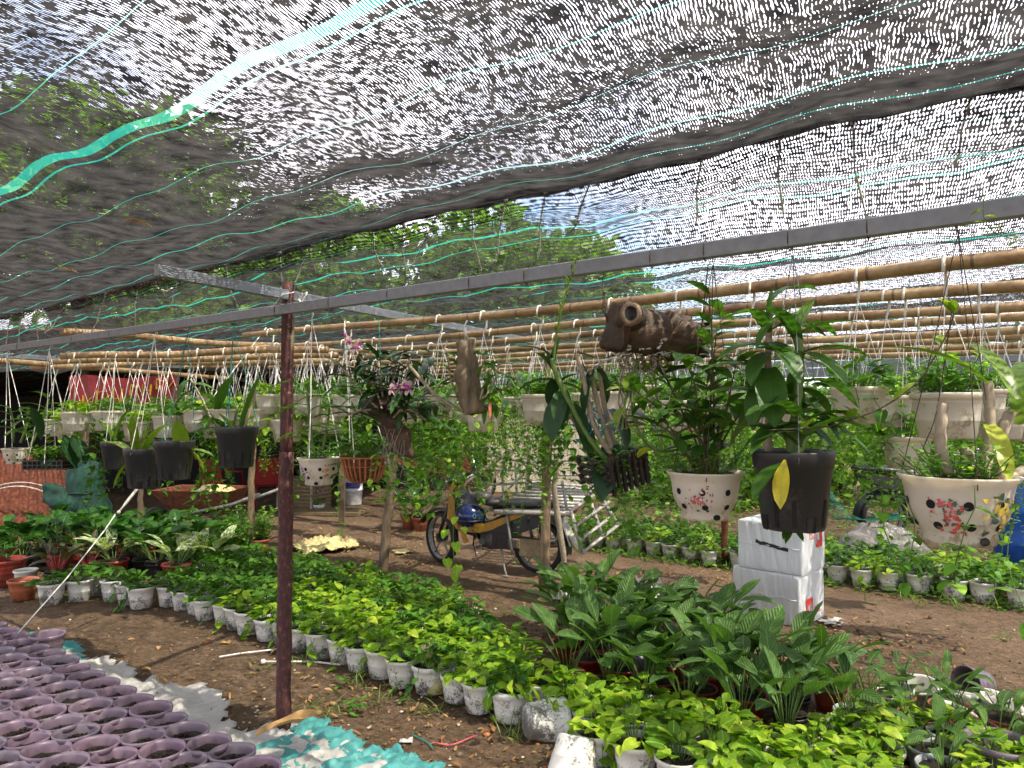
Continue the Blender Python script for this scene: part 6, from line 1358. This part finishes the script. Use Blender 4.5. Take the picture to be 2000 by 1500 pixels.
# ------------------------------------------------------------------ sheets on the ground
def cloth(name, label, cat, mat, outline, h=.03, cells=46, seed=0, edge=.0, thick=.006, wr=1., ragged=.02):
    """crumpled sheet lying on the ground, cut to an outline given on the ground"""
    pts = [Vector(p) for p in outline]; x0, x1 = min(p.x for p in pts), max(p.x for p in pts); y0, y1 = min(p.y for p in pts), max(p.y for p in pts); rr = random.Random(seed); c0 = Vector(((x0+x1)/2, (y0+y1)/2, 0)); st = max(x1-x0, y1-y0)/cells
    def inside(x, y):
        x += ragged*.8*math.sin(y*23+seed)+ragged*.5*math.sin(y*57); y += ragged*.8*math.sin(x*27+seed); r = False; j = len(pts)-1
        for i in range(len(pts)):
            if (pts[i].y > y) != (pts[j].y > y) and x < (pts[j].x-pts[i].x)*(y-pts[i].y)/(pts[j].y-pts[i].y)+pts[i].x: r = not r
            j = i
        return r
    ph = [rr.uniform(0, 6) for _ in range(8)]
    def hh(x, y):
        a = math.sin(x*11+ph[0]+2.2*math.sin(y*7+ph[1])); b = math.sin((x*.6+y)*19+ph[2]+1.7*math.sin(x*13+ph[3])); c = math.sin((x-y)*33+ph[4]+2*math.sin(y*17)); d = math.sin((x+y*.4)*58+ph[5]+2*math.sin(y*29+x*11))
        return .010+hnoise(x, y)+h*.75*(.5*(1-abs(a))**2+.30*(1-abs(b))**2+.12*(1-abs(c))**2+.7*abs(noise.noise(Vector((x*9, y*9, ph[6]))))+.35*abs(noise.noise(Vector((x*24, y*24, ph[7])))))*wr
    nx2, ny2 = int((x1-x0)/st)+1, int((y1-y0)/st)+1; ids = {}; V = []; Fc = []
    for j in range(ny2):
        for i in range(nx2):
            x, y = x0+i*st, y0+j*st
            if inside(x+st/2, y+st/2):
                qd = []
                for a, b in ((i, j), (i+1, j), (i+1, j+1), (i, j+1)):
                    if (a, b) not in ids: ids[(a, b)] = len(V); xx, yy = x0+a*st, y0+b*st; V.append((xx-c0.x+.01*math.sin(yy*60), yy-c0.y+.01*math.sin(xx*55), hh(xx, yy)))
                    qd.append(ids[(a, b)])
                Fc.append(tuple(qd))
    mb = MB(); mb.add(V, Fc); o = mb.build(name, M[mat]); o.location = c0; tag(o, label, cat); md = o.modifiers.new('thick', 'SOLIDIFY'); md.thickness = .003; return o
g_ = lambda *a: [G(x, y) for x, y in a]
cloth('sack_sheet', 'white woven sacking under the lilac pots, crumpled along their back edge', 'tarp', 'sack', [ST(-5.2, 1.96), ST(-4.75, 2.10), ST(-4.3, 2.04), ST(-4.0, 2.20), ST(-3.75, 2.22), ST(-3.5, 2.08), ST(-3.3, 2.02), ST(-3.1, 2.24), ST(-2.85, 2.2), ST(-2.62, 2.2), ST(-2.5, 2.06), ST(-2.45, 1.6), ST(-5.4, 1.6)], .07, 90, 3)
cloth('sack_sheet', 'dirty white sack hem folded over, ending at the rusty post base', 'tarp', 'sack', [ST(-3.0, 2.10), ST(-2.75, 2.26), ST(-2.5, 2.25), ST(-2.3, 2.18), ST(-2.35, 1.95), ST(-3.0, 1.95)], .05, 40, 8)
cloth('teal_tarp', 'crumpled teal plastic tarp right of the rusty post base', 'tarp', 'teal', g_((545, 1450), (590, 1428), (625, 1416), (660, 1432), (700, 1468), (760, 1478), (800, 1480), (850, 1500), (860, 1540), (500, 1560), (500, 1480)), .07, 80, 5, ragged=.03)
cloth('teal_tarp', 'piece of teal netting behind the lilac pots at the far left', 'tarp', 'teal', [ST(-5.9, 1.95), ST(-5.4, 2.1), ST(-5.0, 2.03), ST(-4.9, 1.85), ST(-5.9, 1.7)], .05, 40, 6)
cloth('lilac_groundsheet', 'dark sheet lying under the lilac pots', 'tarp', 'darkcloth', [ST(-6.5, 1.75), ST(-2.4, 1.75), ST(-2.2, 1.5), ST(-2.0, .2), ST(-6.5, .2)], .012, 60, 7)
cloth('yellow_sacking', 'pale yellow torn sacking lying on the path right of the rusty post', 'sacking', 'yellowcloth', g_((572, 1070), (600, 1062), (640, 1055), (690, 1062), (705, 1068), (680, 1078), (640, 1082), (600, 1088), (575, 1078)), .10, 46, 9)
cloth('yellow_leaf_heap', 'small bright yellow patch of litter left of the motorbike', 'litter', 'yellowcloth', g_((768, 1080), (790, 1075), (808, 1080), (790, 1086), (772, 1086)), .03, 20, 10)
cloth('crumpled_bag', 'crumpled white plastic bag behind the dark broad-leaved plants', 'bag', 'sack', g_((1190, 1185), (1215, 1160), (1260, 1150), (1300, 1165), (1310, 1195), (1260, 1205), (1215, 1200)), .16, 40, 11)
cloth('crumpled_bag', 'flat grey-white bag scrap at the foot of the peeled stake', 'bag', 'sack', g_((1075, 1165), (1100, 1155), (1130, 1160), (1125, 1178), (1085, 1180)), .06, 24, 12)
cloth('paper_scrap', 'pale torn paper lying right of the stacked parcels', 'litter', 'sack', g_((1602, 1210), (1625, 1206), (1650, 1212), (1640, 1222), (1615, 1224)), .015, 20, 13)
o = thing('plastic_bag', 'clear yellowish bag of leaves between the white pots of the front row', 'bag', G(850, 1352)); mb = MB(); mb.tube([(0, 0, 0), (0, 0, .02), (.01, 0, .07), (-.02, 0, .12), (-.04, 0, .2), (-.05, 0, .26)], [.05, .085, .07, .03, .03, .05], 14, flat=.8)
mt = NT('clear_bag'); mt.col((.55, .5, .2)); mt.set(.15); t_ = mt.n('BsdfTransparent'); ms = mt.n('MixShader'); ms.inputs[0].default_value = .6; mt.l(t_.outputs[0], ms.inputs[1]); mt.l(mt.b.outputs[0], ms.inputs[2]); mt.l(ms.outputs[0], mt.out.inputs[0]); mt.bump(mt.noise(mt.vec('Object'), 40, 3), .9, .01); mb.build('bag', mt.m, o)
mb = MB(); herb(mb, 26, .05, .01, .05, 7, .03); mb.build('leaves', LM('vine'), o)
a, b = G(1128, 1142), G(1445, 1200); mb = MB(); mb.tube([(a.lerp(b, k/12)-a)+Vector((0, 0, .03+.008*math.sin(k))) for k in range(13)], .026, 10); o = mb.build('ground_pipe', M['pipe']); o.location = a; tag(o, 'pale pipe lying on the ground behind the dark broad-leaved plants', 'pipe')
a = G(428, 1283); mb = MB(); mb.tube([G(x, y, .015)-a for x, y in ((428, 1283), (470, 1276), (540, 1268))], .006, 5); o = mb.build('white_rod', M['white_string']); o.location = a; tag(o, 'thin white rod on the soil left of the rusty post', 'rod')
a = G(510, 1292); mb = MB(); mb.tube([G(x, y, .012)-a for x, y in ((510, 1292), (560, 1292), (610, 1292), (665, 1298))], .006, 5); mb.ball(G(514, 1292, .015)-a, .016, 5); o = mb.build('string_scrap', M['white_string']); o.location = a; tag(o, 'knotted white string lying on the soil behind the rusty post foot', 'string')
for pts, nm, mt_, lab in ((((842, 1448), (880, 1455), (920, 1440), (932, 1436)), 'pink_string', 'decal_pink', 'pink cord on the bare soil at the bottom'), (((805, 1435), (835, 1450), (845, 1462)), 'green_string', 'net_teal', 'short green cord next to the pink one')):
    a = G(*pts[0]); mb = MB(); mb.tube(spline([G(x, y, .01)-a for x, y in pts], 10), .004, 5); o = mb.build(nm, M[mt_]); o.location = a; tag(o, lab, 'cord')
# big dry leaf on a lilac pot
a = P(500, 1435, 3.2); o = thing('dead_leaf', 'large curled brown leaf lying across the lilac pots beside the post', 'leaf', a); mb = MB(); mb.blade(Vector((0, 0, 0)), .45, .25, .30, .09, LANCE, .2, .5, tint=.6, wave=.1); mb.build('leaf', M['dead_leaf'], o)
for px, py, Y, lab in ((240, 422, 2.9, 'curled brown leaf lying on the near net at left'), (108, 517, 3.8, 'small brown leaf stuck on the near net at far left')):
    s, t = to_st(P(px, py, Y)); mb = MB(); mb.blade(Vector((0, 0, 0)), .1, 0, .09, .025, LANCE, .4, .6, tint=.7); o = mb.build('dead_leaf', M['dead_leaf']); 
    # lie on top of the net where the ray meets it
    best = min(np.arange(1., 5.5, .01), key=lambda y: abs(zA(*to_st(P(px, py, y)))-P(px, py, y).z) if to_st(P(px, py, y))[1] < 1.95 else 9); v = P(px, py, best); o.location = (v.x, v.y, v.z-.012); tag(o, lab, 'leaf')
# ------------------------------------------------------------------ litter, stones, weeds: masses nobody could count
def occupied(s, t): return (2.5 < t < 4.35 and -3.9+(t-2.9)*-1. < s < .4) or (2.9 < t < 4.3 and s < -2.3 and s > -6.5) or (t < 1.8 and s < -2.3)
mb = MB(); mb2 = MB()
for i in range(5200):
    px = ra(-50, 2050); py = 790+ (ra(.0, 1)**.6)*750+60
    if py < 930: continue
    v = G(px, py)
    if v.y > 12: continue
    s, t = to_st(v); onp = 5.7 < t < 6.8
    if onp and random.random() < .8: continue
    v.z = hnoise(v.x, v.y)
    if random.random() < .5:
        l_ = ra(.008, .035)*(1 if random.random() < .9 else 1.8); mb.blade(v+Vector((0, 0, .003)), ra(0, 6.28), ra(-.1, .4), l_, l_*ra(.25, .6), OVATE, ra(-.6, .8), ra(0, .6), roll=ra(-.5, .5), tint=ra(0, 1))
    else:
        q = ra(.003, .012)*(1 if random.random() < .93 else 2.2); mb2.ball((v.x, v.y, v.z-.001), (q, q*ra(.6, 1), q*ra(.4, .8)), 3, mat=0 if random.random() < .75 else (1 if random.random() < .7 else 2))
for i in range(1500):
    c = random.choice(((600, 1052, 60, 12), (760, 1062, 60, 16), (840, 1045, 40, 12), (800, 1095, 60, 14), (1700, 1250, 110, 22), (1590, 1240, 60, 18), (1250, 1120, 120, 8), (1500, 1132, 90, 6), (700, 1360, 160, 40)))
    v = G(random.gauss(c[0], c[2]), max(960, random.gauss(c[1], c[3]))); l_ = ra(.015, .055); mb.blade(v+Vector((0, 0, ra(.0, .015))), ra(0, 6.28), ra(-.1, .5), l_, l_*ra(.25, .5), OVATE, ra(-.6, .9), ra(0, .7), roll=ra(-.6, .6), tint=ra(0, 1))
    if i % 3 == 0 and c[0] > 1500: q = ra(.008, .022); mb2.ball((v.x, v.y, q*.3), (q, q*ra(.6, 1), q*ra(.5, .8)), 4, mat=0)
tag(mb.build('leaf_litter', M['dead_leaf']), 'dry leaf scraps scattered over the soil', 'litter', kind='stuff')
tag(mb2.build('gravel', [M['bark'], M['cream'], M['clay']]), 'small stones and crumbs on the soil', 'gravel', kind='stuff')
mb = MB(); clumps = [(515, 1310), (760, 1325), (800, 1330), (700, 1340), (640, 1400), (1000, 1440), (620, 1395), (1780, 1330), (1830, 1330), (1850, 1350), (1900, 1395), (1700, 1340), (740, 1370), (560, 1300), (1000, 1200), (1090, 1155), (1870, 1190), (1960, 1250), (1700, 1180), (1600, 1160), (1800, 1180), (540, 1095)]
clumps = [G(*c) for c in clumps]+[ST(ra(-4.8, 1.6), 6.98+ra(-.15, .12)) for _ in range(70)]+[ST(ra(-2, 1.6), ra(8, 10.5)) for _ in range(60)]+[G(ra(600, 1000), ra(1290, 1400)) for _ in range(10)]
for c in clumps:
    for k in range(random.randint(5, 16)):
        l_ = ra(.05, .16); mb.blade(c+Vector((ra(-.06, .06), ra(-.06, .06), -.004)), ra(0, 6.28), ra(.5, 1.4), l_, .006, STRAP, ra(.3, 1.6), .3, tint=ra(0, 1))
tag(mb.build('grass', M['grass']), 'sparse grass tufts growing in the soil', 'grass', kind='stuff')
mb = MB()
for i in range(2600):
    s, t = ra(-4.9, 2.6), 6.88+abs(random.gauss(0, .9)); v = ST(s, t, ra(.0, .05)); l_ = ra(.03, .07); mb.blade(v, ra(0, 6.28), ra(-.2, .8), l_, l_*.7, HEART, .4, .2, tint=ra(0, 1))
for i in range(3200):
    s, t = ra(-6, 4.5), ra(8.2, 12); v = ST(s, t, ra(.0, .25)); l_ = ra(.04, .10); mb.blade(v, ra(0, 6.28), ra(-.2, .8), l_, l_*.7, OVATE, .4, .2, tint=ra(0, 1))
tag(mb.build('ground_cover', M['vine']), 'low leafy ground cover along and behind the far pots', 'ground cover', kind='stuff')
mb = MB()
for px, py in ((675, 1340), (690, 1385), (700, 1395), (790, 1350), (655, 1270), (1010, 1100), (530, 1140), (600, 1120), (1590, 1180)):
    pothos(mb, 0, .05, .05, 0, 1); c = G(px, py)
    for k in range(12): l_ = ra(.03, .05); mb.blade(c+Vector((ra(-.05, .05), ra(-.05, .05), ra(.01, .06))), ra(0, 6.28), ra(-.1, .6), l_, l_*.6, OVATE, .4, .2, tint=ra(0, .8))
tag(mb.build('weeds', M['herb']), 'small broad-leaved weeds on the soil', 'weeds', kind='stuff')
for px, py, mt_, lab in ((855, 1138, 'decal_pink', 'small pink and white wrapper on the soil below the motorbike'), (932, 1376, 'bluecord', 'scrap of blue plastic before the front row'), (793, 1446, 'dirtywhite', 'white shell-like scrap near the bottom'), (440, 1254, 'dead_leaf', 'yellowed fallen leaf left of the rusty post')):
    g = G(px, py, .012); mb = MB(); mb.grid(lambda u, v: ((u-.5)*.06, (v-.5)*.04, .012*math.sin(u*5)*math.sin(v*4)), 5, 4); o = mb.build('litter_scrap', M[mt_]); o.location = g; tag(o, lab, 'litter')
